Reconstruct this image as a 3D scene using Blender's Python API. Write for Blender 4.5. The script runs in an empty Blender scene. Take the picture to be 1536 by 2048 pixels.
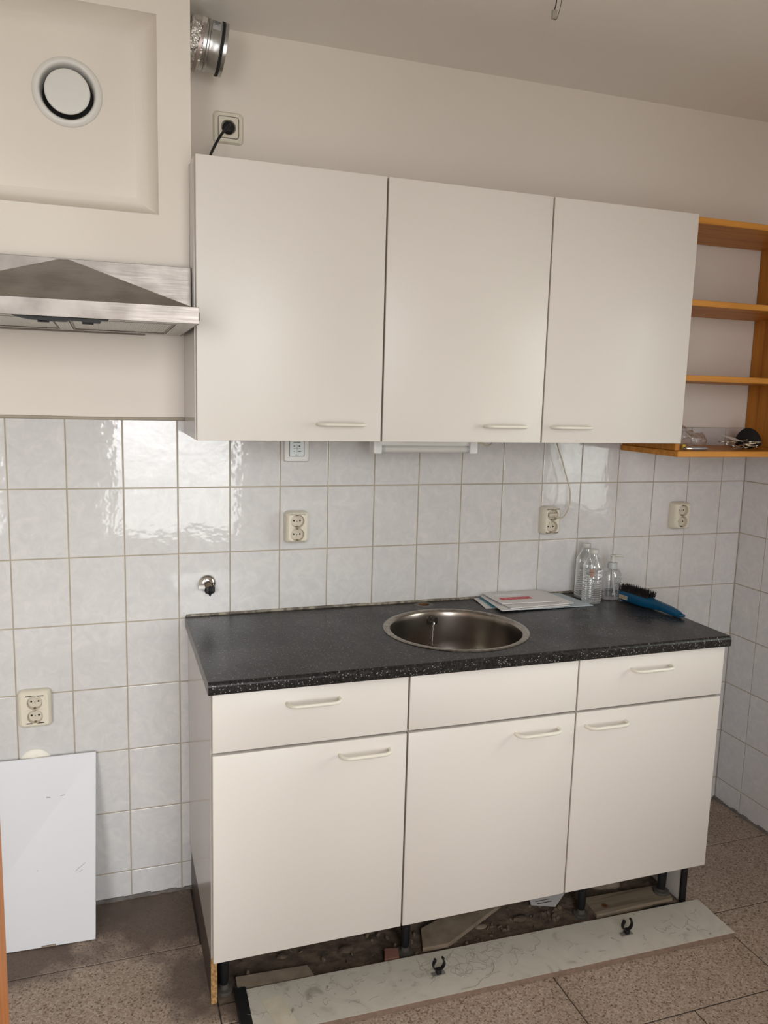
import bpy, bmesh, math, random
from mathutils import Vector, Matrix, Euler
PI = math.pi
random.seed(7)
S = bpy.context.scene
COL = S.collection

# ------------------------------------------------------------------ camera
CAM = Vector((-0.19061, -2.37432, 1.55322))
RX = Vector((0.9455155, -0.3244414, 0.0271673))      # right
RD = Vector((-0.0223533, -0.1479368, -0.9887442))    # image down
RF = Vector((0.3248086, 0.9342657, -0.1471289))      # forward
cd = bpy.data.cameras.new('camera')
cam = bpy.data.objects.new('camera', cd); COL.objects.link(cam)
M = Matrix.Identity(4)
for i in range(3):
    M[i][0] = RX[i]; M[i][1] = -RD[i]; M[i][2] = -RF[i]; M[i][3] = CAM[i]
cam.matrix_world = M
cd.sensor_fit = 'HORIZONTAL'; cd.sensor_width = 36.0
cd.lens = 36.0 * 1601.65 / 1536.0
cd.clip_start = 0.02
S.camera = cam

# ------------------------------------------------------------------ world (overcast sky) and daylight portals
SKY = 12.3
w = bpy.data.worlds.new('sky'); S.world = w; w.use_nodes = True
nt = w.node_tree; nt.nodes.clear()
out = nt.nodes.new('ShaderNodeOutputWorld'); bg = nt.nodes.new('ShaderNodeBackground')
tc = nt.nodes.new('ShaderNodeTexCoord'); sep = nt.nodes.new('ShaderNodeSeparateXYZ')
rp = nt.nodes.new('ShaderNodeValToRGB')      # bright paving and facades below the horizon, overcast sky above
rp.color_ramp.elements[0].position = 0.25; rp.color_ramp.elements[0].color = (0.34, 0.325, 0.30, 1)
rp.color_ramp.elements[1].position = 0.48; rp.color_ramp.elements[1].color = (1.0, 1.0, 1.0, 1)
e = rp.color_ramp.elements.new(.44); e.color = (0.50, 0.49, 0.48, 1)
mp = nt.nodes.new('ShaderNodeMapRange'); mp.inputs[1].default_value = -1; mp.inputs[2].default_value = 1
nt.links.new(tc.outputs['Generated'], sep.inputs[0]); nt.links.new(sep.outputs[2], mp.inputs[0])
nt.links.new(mp.outputs[0], rp.inputs[0])
side = nt.nodes.new('ShaderNodeMapRange'); side.inputs[1].default_value = 0.0; side.inputs[2].default_value = .8
nt.links.new(sep.outputs[0], side.inputs[0])
tint = nt.nodes.new('ShaderNodeMix'); tint.data_type = 'RGBA'
tint.inputs[6].default_value = (1.0, 0.985, 1.01, 1); tint.inputs[7].default_value = (0.95, 1.0, 0.93, 1)   # facades behind, greenery to the side
mul = nt.nodes.new('ShaderNodeMix'); mul.data_type = 'RGBA'; mul.blend_type = 'MULTIPLY'; mul.inputs[0].default_value = 1
nt.links.new(side.outputs[0], tint.inputs[0]); nt.links.new(rp.outputs[0], mul.inputs[6]); nt.links.new(tint.outputs[2], mul.inputs[7])
nt.links.new(mul.outputs[2], bg.inputs[0])
bg.inputs[1].default_value = SKY
nt.links.new(bg.outputs[0], out.inputs[0])

WIN_R = (-1.52, -0.86, 0.95, 2.0)     # window in the right wall: y0, y1, z0, z1
WIN_B = (-0.22, 0.70, 0.54, 2.36)      # windows in the rear wall: x0, x1, z0, z1
WIN_C = (-1.62, -0.80, 0.54, 2.36)
XR, XL, YR, ZC = 2.0542, -2.2, -3.0, 2.5233
def portal(name, loc, rot, sx, sy):
    l = bpy.data.lights.new(name, 'AREA'); l.shape = 'RECTANGLE'; l.size = sx; l.size_y = sy
    l.energy = 1; l.cycles.is_portal = True
    o = bpy.data.objects.new(name, l); COL.objects.link(o); o.location = loc; o.rotation_euler = rot
portal('window_portal', (XR + .06, (WIN_R[0]+WIN_R[1])/2, (WIN_R[2]+WIN_R[3])/2), (0, PI/2, 0), WIN_R[3]-WIN_R[2], WIN_R[1]-WIN_R[0])
for W_ in (WIN_B, WIN_C): portal('window_portal', ((W_[0]+W_[1])/2, YR - .06, (W_[2]+W_[3])/2), (PI/2, 0, 0), W_[1]-W_[0], W_[3]-W_[2])
S.view_settings.view_transform = 'Standard'; S.view_settings.look = 'None'
S.view_settings.gamma = 1.0; S.view_settings.use_curve_mapping = False
S.view_settings.exposure = 0.0

# ------------------------------------------------------------------ materials
def mat(name, col, rough=.5, metal=0, spec=.5, trans=0, bump=None, mottle=None, coat=0, alpha=1):
    m = bpy.data.materials.new(name); m.use_nodes = True
    n = m.node_tree.nodes; L = m.node_tree.links; b = n['Principled BSDF']
    b.inputs['Base Color'].default_value = (*col, 1); b.inputs['Roughness'].default_value = rough
    b.inputs['Metallic'].default_value = metal; b.inputs['Specular IOR Level'].default_value = spec
    b.inputs['Transmission Weight'].default_value = trans; b.inputs['Coat Weight'].default_value = coat
    g = n.new('ShaderNodeNewGeometry')
    if mottle:                     # (scale, amount, second colour)
        t = n.new('ShaderNodeTexNoise'); t.inputs['Scale'].default_value = mottle[0]; t.inputs['Detail'].default_value = 6
        L.new(g.outputs['Position'], t.inputs['Vector'])
        r = n.new('ShaderNodeValToRGB'); r.color_ramp.elements[0].position = .5 - mottle[1]; r.color_ramp.elements[1].position = .5 + mottle[1]
        r.color_ramp.elements[0].color = (*col, 1); r.color_ramp.elements[1].color = (*mottle[2], 1)
        L.new(t.outputs[0], r.inputs[0]); L.new(r.outputs[0], b.inputs['Base Color'])
    if bump:                       # (scale, strength, distance)
        t = n.new('ShaderNodeTexNoise'); t.inputs['Scale'].default_value = bump[0]; t.inputs['Detail'].default_value = 3
        L.new(g.outputs['Position'], t.inputs['Vector'])
        bp = n.new('ShaderNodeBump'); bp.inputs['Strength'].default_value = bump[1]; bp.inputs['Distance'].default_value = bump[2]
        L.new(t.outputs[0], bp.inputs['Height']); L.new(bp.outputs[0], b.inputs['Normal'])
    return m

def nodes(m): return m.node_tree.nodes, m.node_tree.links, m.node_tree.nodes['Principled BSDF']
def mixc(n, L, fac, a, b, mode='MIX'):
    x = n.new('ShaderNodeMix'); x.data_type = 'RGBA'; x.blend_type = mode
    for s, v in ((x.inputs[0], fac), (x.inputs[6], a), (x.inputs[7], b)):
        if hasattr(v, 'links') or hasattr(v, 'is_linked'): L.new(v, s)
        elif isinstance(v, (int, float)): s.default_value = v
        else: s.default_value = (*v, 1)
    return x.outputs[2]
def ramp(n, L, src, stops):
    r = n.new('ShaderNodeValToRGB')
    while len(r.color_ramp.elements) < len(stops): r.color_ramp.elements.new(.5)
    for e, (p, c) in zip(r.color_ramp.elements, stops): e.position = p; e.color = (*c, 1) if len(c) == 3 else c
    L.new(src, r.inputs[0]); return r.outputs[0]

PAINT = mat('paint', (.805, .74, .665), .85, bump=(60, .12, .002), mottle=(1.3, .35, (.78, .715, .64)))
CEIL = mat('ceiling_paint', (.88, .84, .785), .9, bump=(80, .1, .002))
GROUT = mat('grout', (.44, .39, .31), .9, bump=(300, .3, .001), mottle=(14, .2, (.36, .31, .24)))
CEMENT = mat('cement', (.20, .18, .16), .95, bump=(40, .7, .01), mottle=(22, .2, (.11, .10, .09)))

# glazed wall tile: pale grey with soft clouding, slightly wavy glaze
TILE = mat('glazed_tile', (.62, .61, .61), .055, spec=.65)
n, L, b = nodes(TILE)
g = n.new('ShaderNodeNewGeometry'); oi = n.new('ShaderNodeObjectInfo')
ad = n.new('ShaderNodeVectorMath'); ad.operation = 'MULTIPLY_ADD'
cmb = n.new('ShaderNodeCombineXYZ')
for k in range(3): L.new(oi.outputs['Random'], cmb.inputs[k])
L.new(cmb.outputs[0], ad.inputs[0]); ad.inputs[1].default_value = (37, 19, 53); L.new(g.outputs['Position'], ad.inputs[2])
t = n.new('ShaderNodeTexNoise'); t.inputs['Scale'].default_value = 22; t.inputs['Detail'].default_value = 7; t.inputs['Roughness'].default_value = .65; t.inputs['Distortion'].default_value = 1.5
L.new(ad.outputs[0], t.inputs['Vector'])
c = ramp(n, L, t.outputs[0], [(.3, (.600, .590, .592)), (.55, (.655, .640, .630)), (.75, (.71, .69, .67))])
L.new(c, b.inputs['Base Color'])
t2 = n.new('ShaderNodeTexNoise'); t2.inputs['Scale'].default_value = 9; t2.inputs['Detail'].default_value = 2
L.new(ad.outputs[0], t2.inputs['Vector'])
bp = n.new('ShaderNodeBump'); bp.inputs['Strength'].default_value = .10; bp.inputs['Distance'].default_value = .01
t3 = n.new('ShaderNodeTexNoise'); t3.inputs['Scale'].default_value = 60; t3.inputs['Detail'].default_value = 1; L.new(ad.outputs[0], t3.inputs['Vector'])
bp2 = n.new('ShaderNodeBump'); bp2.inputs['Strength'].default_value = .08; bp2.inputs['Distance'].default_value = .003
L.new(t2.outputs[0], bp.inputs['Height']); L.new(t3.outputs[0], bp2.inputs['Height']); L.new(bp.outputs[0], bp2.inputs['Normal']); L.new(bp2.outputs[0], b.inputs['Normal'])

# terrazzo floor tile with damp stains near the wall and cabinet
TERR = mat('terrazzo', (.36, .29, .24), .62)
n, L, b = nodes(TERR)
g = n.new('ShaderNodeNewGeometry')
v1 = n.new('ShaderNodeTexVoronoi'); v1.inputs['Scale'].default_value = 250; L.new(g.outputs['Position'], v1.inputs['Vector'])
sx = n.new('ShaderNodeSeparateColor'); L.new(v1.outputs['Color'], sx.inputs[0])
c1 = ramp(n, L, sx.outputs[0], [(0, (.12, .075, .05)), (.10, (.21, .15, .11)), (.24, (.32, .245, .19)), (.68, (.365, .285, .228)), (.92, (.46, .375, .30))])
ns = n.new('ShaderNodeTexNoise'); ns.inputs['Scale'].default_value = 5; ns.inputs['Detail'].default_value = 4; L.new(g.outputs['Position'], ns.inputs['Vector'])
c2 = mixc(n, L, 1.0, c1, ramp(n, L, ns.outputs[0], [(.3, (.86, .84, .82)), (.7, (1, 1, 1))]), 'MULTIPLY')
def blob(cx, cy, rx, ry, soft=.5):
    s = n.new('ShaderNodeVectorMath'); s.operation = 'SUBTRACT'; s.inputs[1].default_value = (cx, cy, 0); L.new(g.outputs['Position'], s.inputs[0])
    d = n.new('ShaderNodeVectorMath'); d.operation = 'MULTIPLY'; d.inputs[1].default_value = (1/rx, 1/ry, 0); L.new(s.outputs[0], d.inputs[0])
    l = n.new('ShaderNodeVectorMath'); l.operation = 'LENGTH'; L.new(d.outputs[0], l.inputs[0])
    q = n.new('ShaderNodeTexNoise'); q.inputs['Scale'].default_value = 14; q.inputs['Detail'].default_value = 5; L.new(g.outputs['Position'], q.inputs['Vector'])
    a = n.new('ShaderNodeMath'); a.operation = 'MULTIPLY_ADD'; a.inputs[1].default_value = 1.6; L.new(q.outputs[0], a.inputs[0]); L.new(l.outputs[1], a.inputs[2])
    m = n.new('ShaderNodeMapRange'); m.inputs[1].default_value = 1.65 + soft; m.inputs[2].default_value = 1.65 - soft * .3; L.new(a.outputs[0], m.inputs[0])
    return m.outputs[0]
col = c2
for args in ((-.03, -.12, .26, .16), (-.43, -.21, .13, .09), (-.02, -.42, .06, .12), (-.22, -.05, .12, .05), (.1, -.53, .08, .05)):
    f = blob(*args)
    mm = n.new('ShaderNodeMath'); mm.operation = 'MULTIPLY'; mm.inputs[1].default_value = .86; L.new(f, mm.inputs[0])
    col = mixc(n, L, mm.outputs[0], col, (.10, .07, .055))
L.new(col, b.inputs['Base Color'])
bp = n.new('ShaderNodeBump'); bp.inputs['Strength'].default_value = .15; bp.inputs['Distance'].default_value = .001
L.new(sx.outputs[0], bp.inputs['Height']); L.new(bp.outputs[0], b.inputs['Normal'])

DOORM = mat('cream_laminate', (.76, .72, .67), .38, bump=(500, .06, .0005), mottle=(2.5, .3, (.745, .705, .65)))
EDGE = mat('edge_band', (.60, .54, .46), .5)
CARC = mat('carcass_shaded_white', (.50, .465, .435), .16)  # white laminate, darkened so the shade on its left sides is in the colour
CARCIN = mat('carcass_inner', (.55, .52, .48), .6)
HAND = mat('ivory_plastic', (.80, .765, .67), .3)
IVORY = mat('ivory_socket', (.72, .67, .55), .28)
IVIN = mat('ivory_socket_recess', (.60, .545, .44), .4)
DISCM = mat('ivory_cover', (.80, .77, .68), .4)
BLACK = mat('black_plastic', (.012, .012, .013), .5, spec=.3)
RUBBER = mat('black_rubber', (.02, .02, .02), .7)
WHITEP = mat('white_plastic', (.74, .725, .69), .35)
LAMPW = mat('lamp_white', (.78, .78, .75), .3)
TUBEM = mat('lamp_diffuser', (.82, .80, .76), .25, trans=.25)
PANELW = mat('white_board', (.66, .665, .69), .35, bump=(3, .03, .01))
MARK = mat('dark_print', (.05, .05, .055), .5)
SCUFF = mat('scuff', (.16, .15, .14), .6)
DKBR = mat('dark_brown_laminate', (.055, .035, .028), .4)
CHIP = mat('chipboard', (.50, .30, .12), .8, bump=(260, .5, .001), mottle=(180, .12, (.26, .14, .05)))
CORE = mat('board_core', (.27, .195, .145), .8, mottle=(60, .2, (.20, .135, .10)))
CHROME = mat('chrome', (.75, .74, .72), .12, metal=1)
BRASS = mat('dark_brass', (.22, .16, .09), .35, metal=1)
GALV = mat('galvanised', (.55, .56, .55), .28, metal=1, mottle=(50, .2, (.45, .46, .46)))
SLEEVE = mat('foil_sleeve', (.70, .68, .65), .25, metal=.85, bump=(75, 1.0, .012))
REDB = mat('clamp_metal', (.42, .35, .33), .35, metal=.7)
STEEL = mat('brushed_steel', (.25, .225, .205), .38, metal=1)
n, L, b = nodes(STEEL)
g = n.new('ShaderNodeNewGeometry'); vm = n.new('ShaderNodeVectorMath'); vm.operation = 'MULTIPLY'; vm.inputs[1].default_value = (6, 6, 90)
L.new(g.outputs['Position'], vm.inputs[0]); t = n.new('ShaderNodeTexNoise'); t.inputs['Scale'].default_value = 3; L.new(vm.outputs[0], t.inputs['Vector'])
L.new(ramp(n, L, t.outputs[0], [(.3, (.34,)*3), (.7, (.42,)*3)]), b.inputs['Roughness'])
t = n.new('ShaderNodeTexNoise'); t.inputs['Scale'].default_value = 12; t.inputs['Detail'].default_value = 8; L.new(g.outputs['Position'], t.inputs['Vector'])
L.new(ramp(n, L, t.outputs[0], [(.35, (.17, .15, .135)), (.6, (.25, .225, .205))]), b.inputs['Base Color'])
SINKM = mat('sink_steel', (.36, .325, .29), .27, metal=1, mottle=(18, .2, (.27, .24, .21)))
RIMM = mat('sink_rim_steel', (.46, .43, .375), .34, metal=1, mottle=(70, .15, (.30, .265, .22)))
FILT = mat('hood_filter', (.60, .585, .56), .45, metal=.6)
n, L, b = nodes(FILT)
g = n.new('ShaderNodeNewGeometry'); wv = n.new('ShaderNodeTexWave'); wv.inputs['Scale'].default_value = 60; wv.bands_direction = 'X'
L.new(g.outputs['Position'], wv.inputs['Vector'])
bp = n.new('ShaderNodeBump'); bp.inputs['Strength'].default_value = .6; bp.inputs['Distance'].default_value = .002
L.new(wv.outputs[0], bp.inputs['Height']); L.new(bp.outputs[0], b.inputs['Normal'])

# speckled dark worktop laminate
TOPM = mat('speckled_laminate', (.055, .053, .053), .27, spec=.20)
n, L, b = nodes(TOPM)
g = n.new('ShaderNodeNewGeometry')
v = n.new('ShaderNodeTexVoronoi'); v.inputs['Scale'].default_value = 260; L.new(g.outputs['Position'], v.inputs['Vector'])
sc = n.new('ShaderNodeSeparateColor'); L.new(v.outputs['Color'], sc.inputs[0])
base = ramp(n, L, sc.outputs[0], [(.0, (.010, .0095, .009)), (.5, (.018, .017, .016)), (.9, (.036, .034, .031))])
v2 = n.new('ShaderNodeTexVoronoi'); v2.inputs['Scale'].default_value = 210; L.new(g.outputs['Position'], v2.inputs['Vector'])
sc2 = n.new('ShaderNodeSeparateColor'); L.new(v2.outputs['Color'], sc2.inputs[0])
pick = ramp(n, L, sc2.outputs[1], [(.80, (0, 0, 0)), (.84, (1, 1, 1))])
near = ramp(n, L, v2.outputs['Distance'], [(.20, (1, 1, 1)), (.36, (0, 0, 0))])
fac = mixc(n, L, 1.0, pick, near, 'MULTIPLY')
L.new(mixc(n, L, fac, base, (.30, .285, .27)), b.inputs['Base Color'])
nz = n.new('ShaderNodeTexNoise'); nz.inputs['Scale'].default_value = 6; nz.inputs['Detail'].default_value = 6; L.new(g.outputs['Position'], nz.inputs['Vector'])
L.new(ramp(n, L, nz.outputs[0], [(.35, (.24,)*3), (.7, (.36,)*3)]), b.inputs['Roughness'])

# pine
def wood(name, c0, c1, axis, rough=.45):
    m = mat(name, c0, rough, spec=.2); n, L, b = nodes(m)
    g = n.new('ShaderNodeNewGeometry'); vm = n.new('ShaderNodeVectorMath'); vm.operation = 'MULTIPLY'
    vm.inputs[1].default_value = {'x': (1.2, 22, 22), 'y': (22, 1.2, 22), 'z': (22, 22, 1.2)}[axis]
    L.new(g.outputs['Position'], vm.inputs[0])
    t = n.new('ShaderNodeTexNoise'); t.inputs['Scale'].default_value = 2.2; t.inputs['Detail'].default_value = 5; t.inputs['Distortion'].default_value = .6
    L.new(vm.outputs[0], t.inputs['Vector'])
    c = ramp(n, L, t.outputs[0], [(.3, c1), (.55, c0), (.75, tuple(min(1, x*1.12) for x in c0))])
    v = n.new('ShaderNodeTexVoronoi'); v.inputs['Scale'].default_value = 5.5; L.new(g.outputs['Position'], v.inputs['Vector'])
    k = ramp(n, L, v.outputs['Distance'], [(.035, (1, 1, 1)), (.075, (0, 0, 0))])
    L.new(mixc(n, L, k, c, (.13, .045, .015)), b.inputs['Base Color'])
    return m
PINEX = wood('pine_board', (.60, .265, .05), (.45, .175, .022), 'x')
PINEZ = wood('pine_upright', (.48, .195, .03), (.34, .12, .014), 'z')
DOORW = wood('varnished_door', (.52, .19, .06), (.36, .11, .03), 'z', .35)
BATTEN = wood('old_batten', (.26, .21, .15), (.14, .105, .075), 'x', .9)
DUSTY = mat('dusty_tile', (.31, .25, .18), .9, mottle=(25, .2, (.20, .15, .105)), bump=(60, .3, .002))
FOOTM = mat('dusty_foot_plastic', (.07, .062, .052), .7)
RUB = mat('brown_rubble', (.17, .125, .085), .95, bump=(40, .7, .01), mottle=(26, .2, (.075, .055, .04)))
BRICKF = mat('broken_brick', (.22, .10, .07), .9, bump=(80, .6, .004))

# dirty white plinth face
PLW = mat('dirty_white_board', (.62, .61, .56), .35)
n, L, b = nodes(PLW)
g = n.new('ShaderNodeNewGeometry')
t = n.new('ShaderNodeTexNoise'); t.inputs['Scale'].default_value = 9; t.inputs['Detail'].default_value = 9; t.inputs['Distortion'].default_value = 2.5; L.new(g.outputs['Position'], t.inputs['Vector'])
c = ramp(n, L, t.outputs[0], [(.40, (.53, .505, .44)), (.62, (.49, .465, .405)), (.72, (.35, .325, .28))])
t = n.new('ShaderNodeTexNoise'); t.inputs['Scale'].default_value = 55; t.inputs['Detail'].default_value = 3; L.new(g.outputs['Position'], t.inputs['Vector'])
L.new(mixc(n, L, 1, c, ramp(n, L, t.outputs[0], [(.66, (1, 1, 1)), (.74, (.55, .52, .48))]), 'MULTIPLY'), b.inputs['Base Color'])
TAPE = mat('old_tape', (.60, .555, .46), .35, mottle=(30, .2, (.52, .47, .37)))

def clear(name, tint, gl=.08, rough=.05, body=.0, bumpy=None):
    """thin clear plastic: see-through with a Fresnel sheen"""
    m = bpy.data.materials.new(name); m.use_nodes = True; n = m.node_tree.nodes; L = m.node_tree.links; n.clear()
    o = n.new('ShaderNodeOutputMaterial'); tr = n.new('ShaderNodeBsdfTransparent'); tr.inputs[0].default_value = (*tint, 1)
    gs = n.new('ShaderNodeBsdfGlossy'); gs.inputs['Roughness'].default_value = rough; gs.inputs[0].default_value = (1, 1, 1, 1)
    lw = n.new('ShaderNodeLayerWeight'); lw.inputs[0].default_value = .45
    r = n.new('ShaderNodeMapRange'); r.inputs[3].default_value = gl; r.inputs[4].default_value = .75
    L.new(lw.outputs['Facing'], r.inputs[0])
    mx = n.new('ShaderNodeMixShader'); L.new(r.outputs[0], mx.inputs[0]); L.new(tr.outputs[0], mx.inputs[1]); L.new(gs.outputs[0], mx.inputs[2])
    df = n.new('ShaderNodeBsdfDiffuse'); df.inputs[0].default_value = (.75, .76, .76, 1)
    m2 = n.new('ShaderNodeMixShader'); m2.inputs[0].default_value = body
    L.new(mx.outputs[0], m2.inputs[1]); L.new(df.outputs[0], m2.inputs[2]); L.new(m2.outputs[0], o.inputs[0])
    if bumpy:
        g = n.new('ShaderNodeNewGeometry'); t = n.new('ShaderNodeTexNoise'); t.inputs['Scale'].default_value = bumpy; L.new(g.outputs['Position'], t.inputs['Vector'])
        bp = n.new('ShaderNodeBump'); bp.inputs['Distance'].default_value = .01; L.new(t.outputs[0], bp.inputs['Height'])
        L.new(bp.outputs[0], gs.inputs['Normal']); L.new(bp.outputs[0], lw.inputs['Normal'])
    return m
PET = clear('clear_bottle_plastic', (.88, .90, .90), .10, .05, .10)
PETD = clear('clear_dispenser_plastic', (.90, .92, .93), .06, .08, .05)
FILM = clear('clear_bag_film', (.95, .94, .93), .05, .16, .05, 45)
GLASSW = clear('window_glass', (.97, .98, .975), .03, .0, 0)
_l = [q for q in GLASSW.node_tree.nodes if q.type == 'LAYER_WEIGHT'][0]; _l.inputs[0].default_value = .33
_m = [q for q in GLASSW.node_tree.nodes if q.type == 'MAP_RANGE'][0]; GLASSW.node_tree.links.new(_l.outputs['Fresnel'], _m.inputs[0])
CAPW = mat('cap_plastic', (.66, .66, .62), .35, trans=.2)
GREYP = mat('pump_collar_plastic', (.45, .47, .47), .35)
PUMPP = mat('pump_head_plastic', (.72, .70, .64), .35, trans=.3)
LABEL = mat('bottle_label', (.80, .80, .80), .4)
REDBR = mat('label_red_brown', (.38, .22, .16), .5)
PAPER = mat('white_paper', (.76, .74, .73), .7)
PAPERG = mat('grey_paper', (.66, .64, .62), .7)
PAPERB = mat('pale_blue_paper', (.50, .58, .61), .5)
TEAL = mat('teal_card', (.05, .25, .32), .5)
REDP = mat('red_print', (.62, .05, .06), .5)
FILMW = mat('envelope_window', (.80, .81, .84), .15)
BLUE = mat('blue_plastic', (.002, .062, .135), .38, spec=.35)
BRIS = mat('black_bristle', (.012, .009, .008), .6)
PRICE = mat('price_sticker', (.62, .60, .53), .5)
PRINTO = mat('price_print', (.45, .28, .12), .5)
YEL = mat('yellow_plastic', (.75, .52, .04), .4)
SILV = mat('silver_barrel', (.34, .34, .35), .35, metal=.6)
KEYM = mat('key_metal', (.34, .27, .18), .35, metal=1)
KEYS = mat('key_steel', (.40, .38, .35), .3, metal=1)
CAPB = mat('black_felt', (.008, .008, .009), .9)
CABLEW = mat('cream_cable', (.52, .47, .36), .5)
LEAD = mat('joint_brown', (.045, .032, .024), .9)
SEAL = mat('mouldy_sealant', (.34, .30, .23), .7, mottle=(50, .08, (.13, .11, .09)))
FRAMEM = mat('window_frame_paint', (.75, .75, .73), .4)
DUST = mat('dust_hair', (.30, .27, .22), .9)

# ------------------------------------------------------------------ mesh helpers
def bm_box(bm, x0, x1, y0, y1, z0, z1, bev=0, seg=2):
    r = bmesh.ops.create_cube(bm, size=1)
    vs = r['verts']
    bmesh.ops.scale(bm, vec=(x1-x0, y1-y0, z1-z0), verts=vs)
    bmesh.ops.translate(bm, vec=((x0+x1)/2, (y0+y1)/2, (z0+z1)/2), verts=vs)
    if bev:
        es = list({e for v in vs for e in v.link_edges})
        bmesh.ops.bevel(bm, geom=es, offset=bev, segments=seg, profile=.5, affect='EDGES')
    return bm
def box(x0, x1, y0, y1, z0, z1, bev=0, seg=2):
    return bm_box(bmesh.new(), x0, x1, y0, y1, z0, z1, bev, seg)
def bm_lathe(bm, prof, segs=40, mtx=None, sx=1, sy=1):
    """prof: (r, z) list, around z; mtx places it"""
    rings = []
    for r, z in prof:
        if r < 1e-6: rings.append([bm.verts.new((0, 0, z))])
        else: rings.append([bm.verts.new((r*sx*math.cos(2*PI*k/segs), r*sy*math.sin(2*PI*k/segs), z)) for k in range(segs)])
    for a, b_ in zip(rings, rings[1:]):
        for k in range(segs):
            k2 = (k+1) % segs
            if len(a) == 1 and len(b_) == 1: continue
            if len(a) == 1: f = [a[0], b_[k], b_[k2]]
            elif len(b_) == 1: f = [a[k], a[k2], b_[0]]
            else: f = [a[k], a[k2], b_[k2], b_[k]]
            try: bm.faces.new(f)
            except ValueError: pass
    if mtx is not None:
        bmesh.ops.transform(bm, matrix=mtx, verts=[v for ring in rings for v in ring])
    return bm
def lathe(prof, segs=40, mtx=None, sx=1, sy=1): return bm_lathe(bmesh.new(), prof, segs, mtx, sx, sy)
def smooth_path(pts, n=8):
    pts = [Vector(p) for p in pts]; P = [pts[0]] + pts + [pts[-1]]; out = []
    for i in range(1, len(P)-2):
        for k in range(n):
            t = k/n; a, b_, c, d = P[i-1], P[i], P[i+1], P[i+2]
            out.append(.5*((2*b_) + (c-a)*t + (2*a-5*b_+4*c-d)*t*t + (3*b_-a-3*c+d)*t**3))
    out.append(pts[-1]); return out
def bm_tube(bm, pts, r, segs=10, smooth=0, flat=1):
    pts = smooth_path(pts, smooth) if smooth else [Vector(p) for p in pts]
    rad = r if isinstance(r, (list, tuple)) else [r]*len(pts)
    if len(rad) != len(pts): rad = [rad[min(len(rad)-1, int(i*len(rad)/len(pts)))] for i in range(len(pts))]
    prev = None; rings = []
    T0 = (pts[1]-pts[0]).normalized(); up = Vector((0, 0, 1)) if abs(T0.z) < .9 else Vector((0, 1, 0))
    N = T0.cross(up).normalized()
    for i, p in enumerate(pts):
        T = (pts[min(i+1, len(pts)-1)] - pts[max(i-1, 0)]).normalized()
        N = (N - T*N.dot(T)).normalized(); B = T.cross(N)
        rings.append([bm.verts.new(p + rad[i]*(N*math.cos(2*PI*k/segs) + B*flat*math.sin(2*PI*k/segs))) for k in range(segs)])
    for a, b_ in zip(rings, rings[1:]):
        for k in range(segs): bm.faces.new([a[k], a[(k+1) % segs], b_[(k+1) % segs], b_[k]])
    bm.faces.new(rings[0][::-1]); bm.faces.new(rings[-1]); return bm
def tube(pts, r, segs=10, smooth=0, flat=1): return bm_tube(bmesh.new(), pts, r, segs, smooth, flat)
def bm_prism(bm, pts, z0, z1, mtx=None):
    a = [bm.verts.new((x, y, z0)) for x, y in pts]; b_ = [bm.verts.new((x, y, z1)) for x, y in pts]
    bm.faces.new(a[::-1]); bm.faces.new(b_)
    for k in range(len(pts)):
        k2 = (k+1) % len(pts); bm.faces.new([a[k], a[k2], b_[k2], b_[k]])
    if mtx is not None: bmesh.ops.transform(bm, matrix=mtx, verts=a+b_)
    return bm
def prism(pts, z0, z1, mtx=None): return bm_prism(bmesh.new(), pts, z0, z1, mtx)
def rrect(w_, h_, r, n_=6):
    out = []
    for cx, cy, a0 in ((w_/2-r, h_/2-r, 0), (-w_/2+r, h_/2-r, PI/2), (-w_/2+r, -h_/2+r, PI), (w_/2-r, -h_/2+r, 3*PI/2)):
        for k in range(n_+1):
            a = a0 + PI/2*k/n_; out.append((cx + r*math.cos(a), cy + r*math.sin(a)))
    return out
def obj(name, bm, m, parent=None, smooth=None, loc=None):
    """one mesh object; bm is in world coordinates unless a parent is given with local=True geometry"""
    bmesh.ops.recalc_face_normals(bm, faces=bm.faces)
    me = bpy.data.meshes.new(name); bm.to_mesh(me); bm.free()
    me.materials.append(m)
    if smooth is not None:
        for p in me.polygons: p.use_smooth = True
        me.set_sharp_from_angle(angle=math.radians(smooth))
    o = bpy.data.objects.new(name, me); COL.objects.link(o)
    if parent: o.parent = parent
    if loc: o.location = loc
    return o
def shift(bm, v):
    bmesh.ops.translate(bm, vec=v, verts=bm.verts); return bm
def tag(o, label, cat, group=None, kind=None):
    o['label'] = label; o['category'] = cat
    if group: o['group'] = group
    if kind: o['kind'] = kind
    return o
class Thing:
    """an Empty at the thing's base; parts are given in world coordinates"""
    def __init__(s, name, label, cat, base, group=None, rot=None):
        s.e = bpy.data.objects.new(name, None); COL.objects.link(s.e); s.e.location = base
        s.b = Vector(base)
        if rot: s.e.rotation_euler = rot
        tag(s.e, label, cat, group)
    def part(s, name, bm, m, smooth=None, under=None, local=False):
        if not local: shift(bm, -s.b)
        return obj(name, bm, m, under or s.e, smooth)
def struct(name, bm, m, smooth=None):
    o = obj(name, bm, m, None, smooth); o['kind'] = 'structure'; return o

# ------------------------------------------------------------------ room shell
TW, TH, Z7 = .150, .1958, .0900
GAP = .0034
wb = bmesh.new(); bm_box(wb, XL-.1, XR+.1, .0035, .12, -.05, ZC+.05)
wall_back = struct('wall_back', wb, PAINT)
obj('grout', box(XL, XR, .0012, .0035, .0, Z7+7*TH+.001), GROUT, wall_back)
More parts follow.
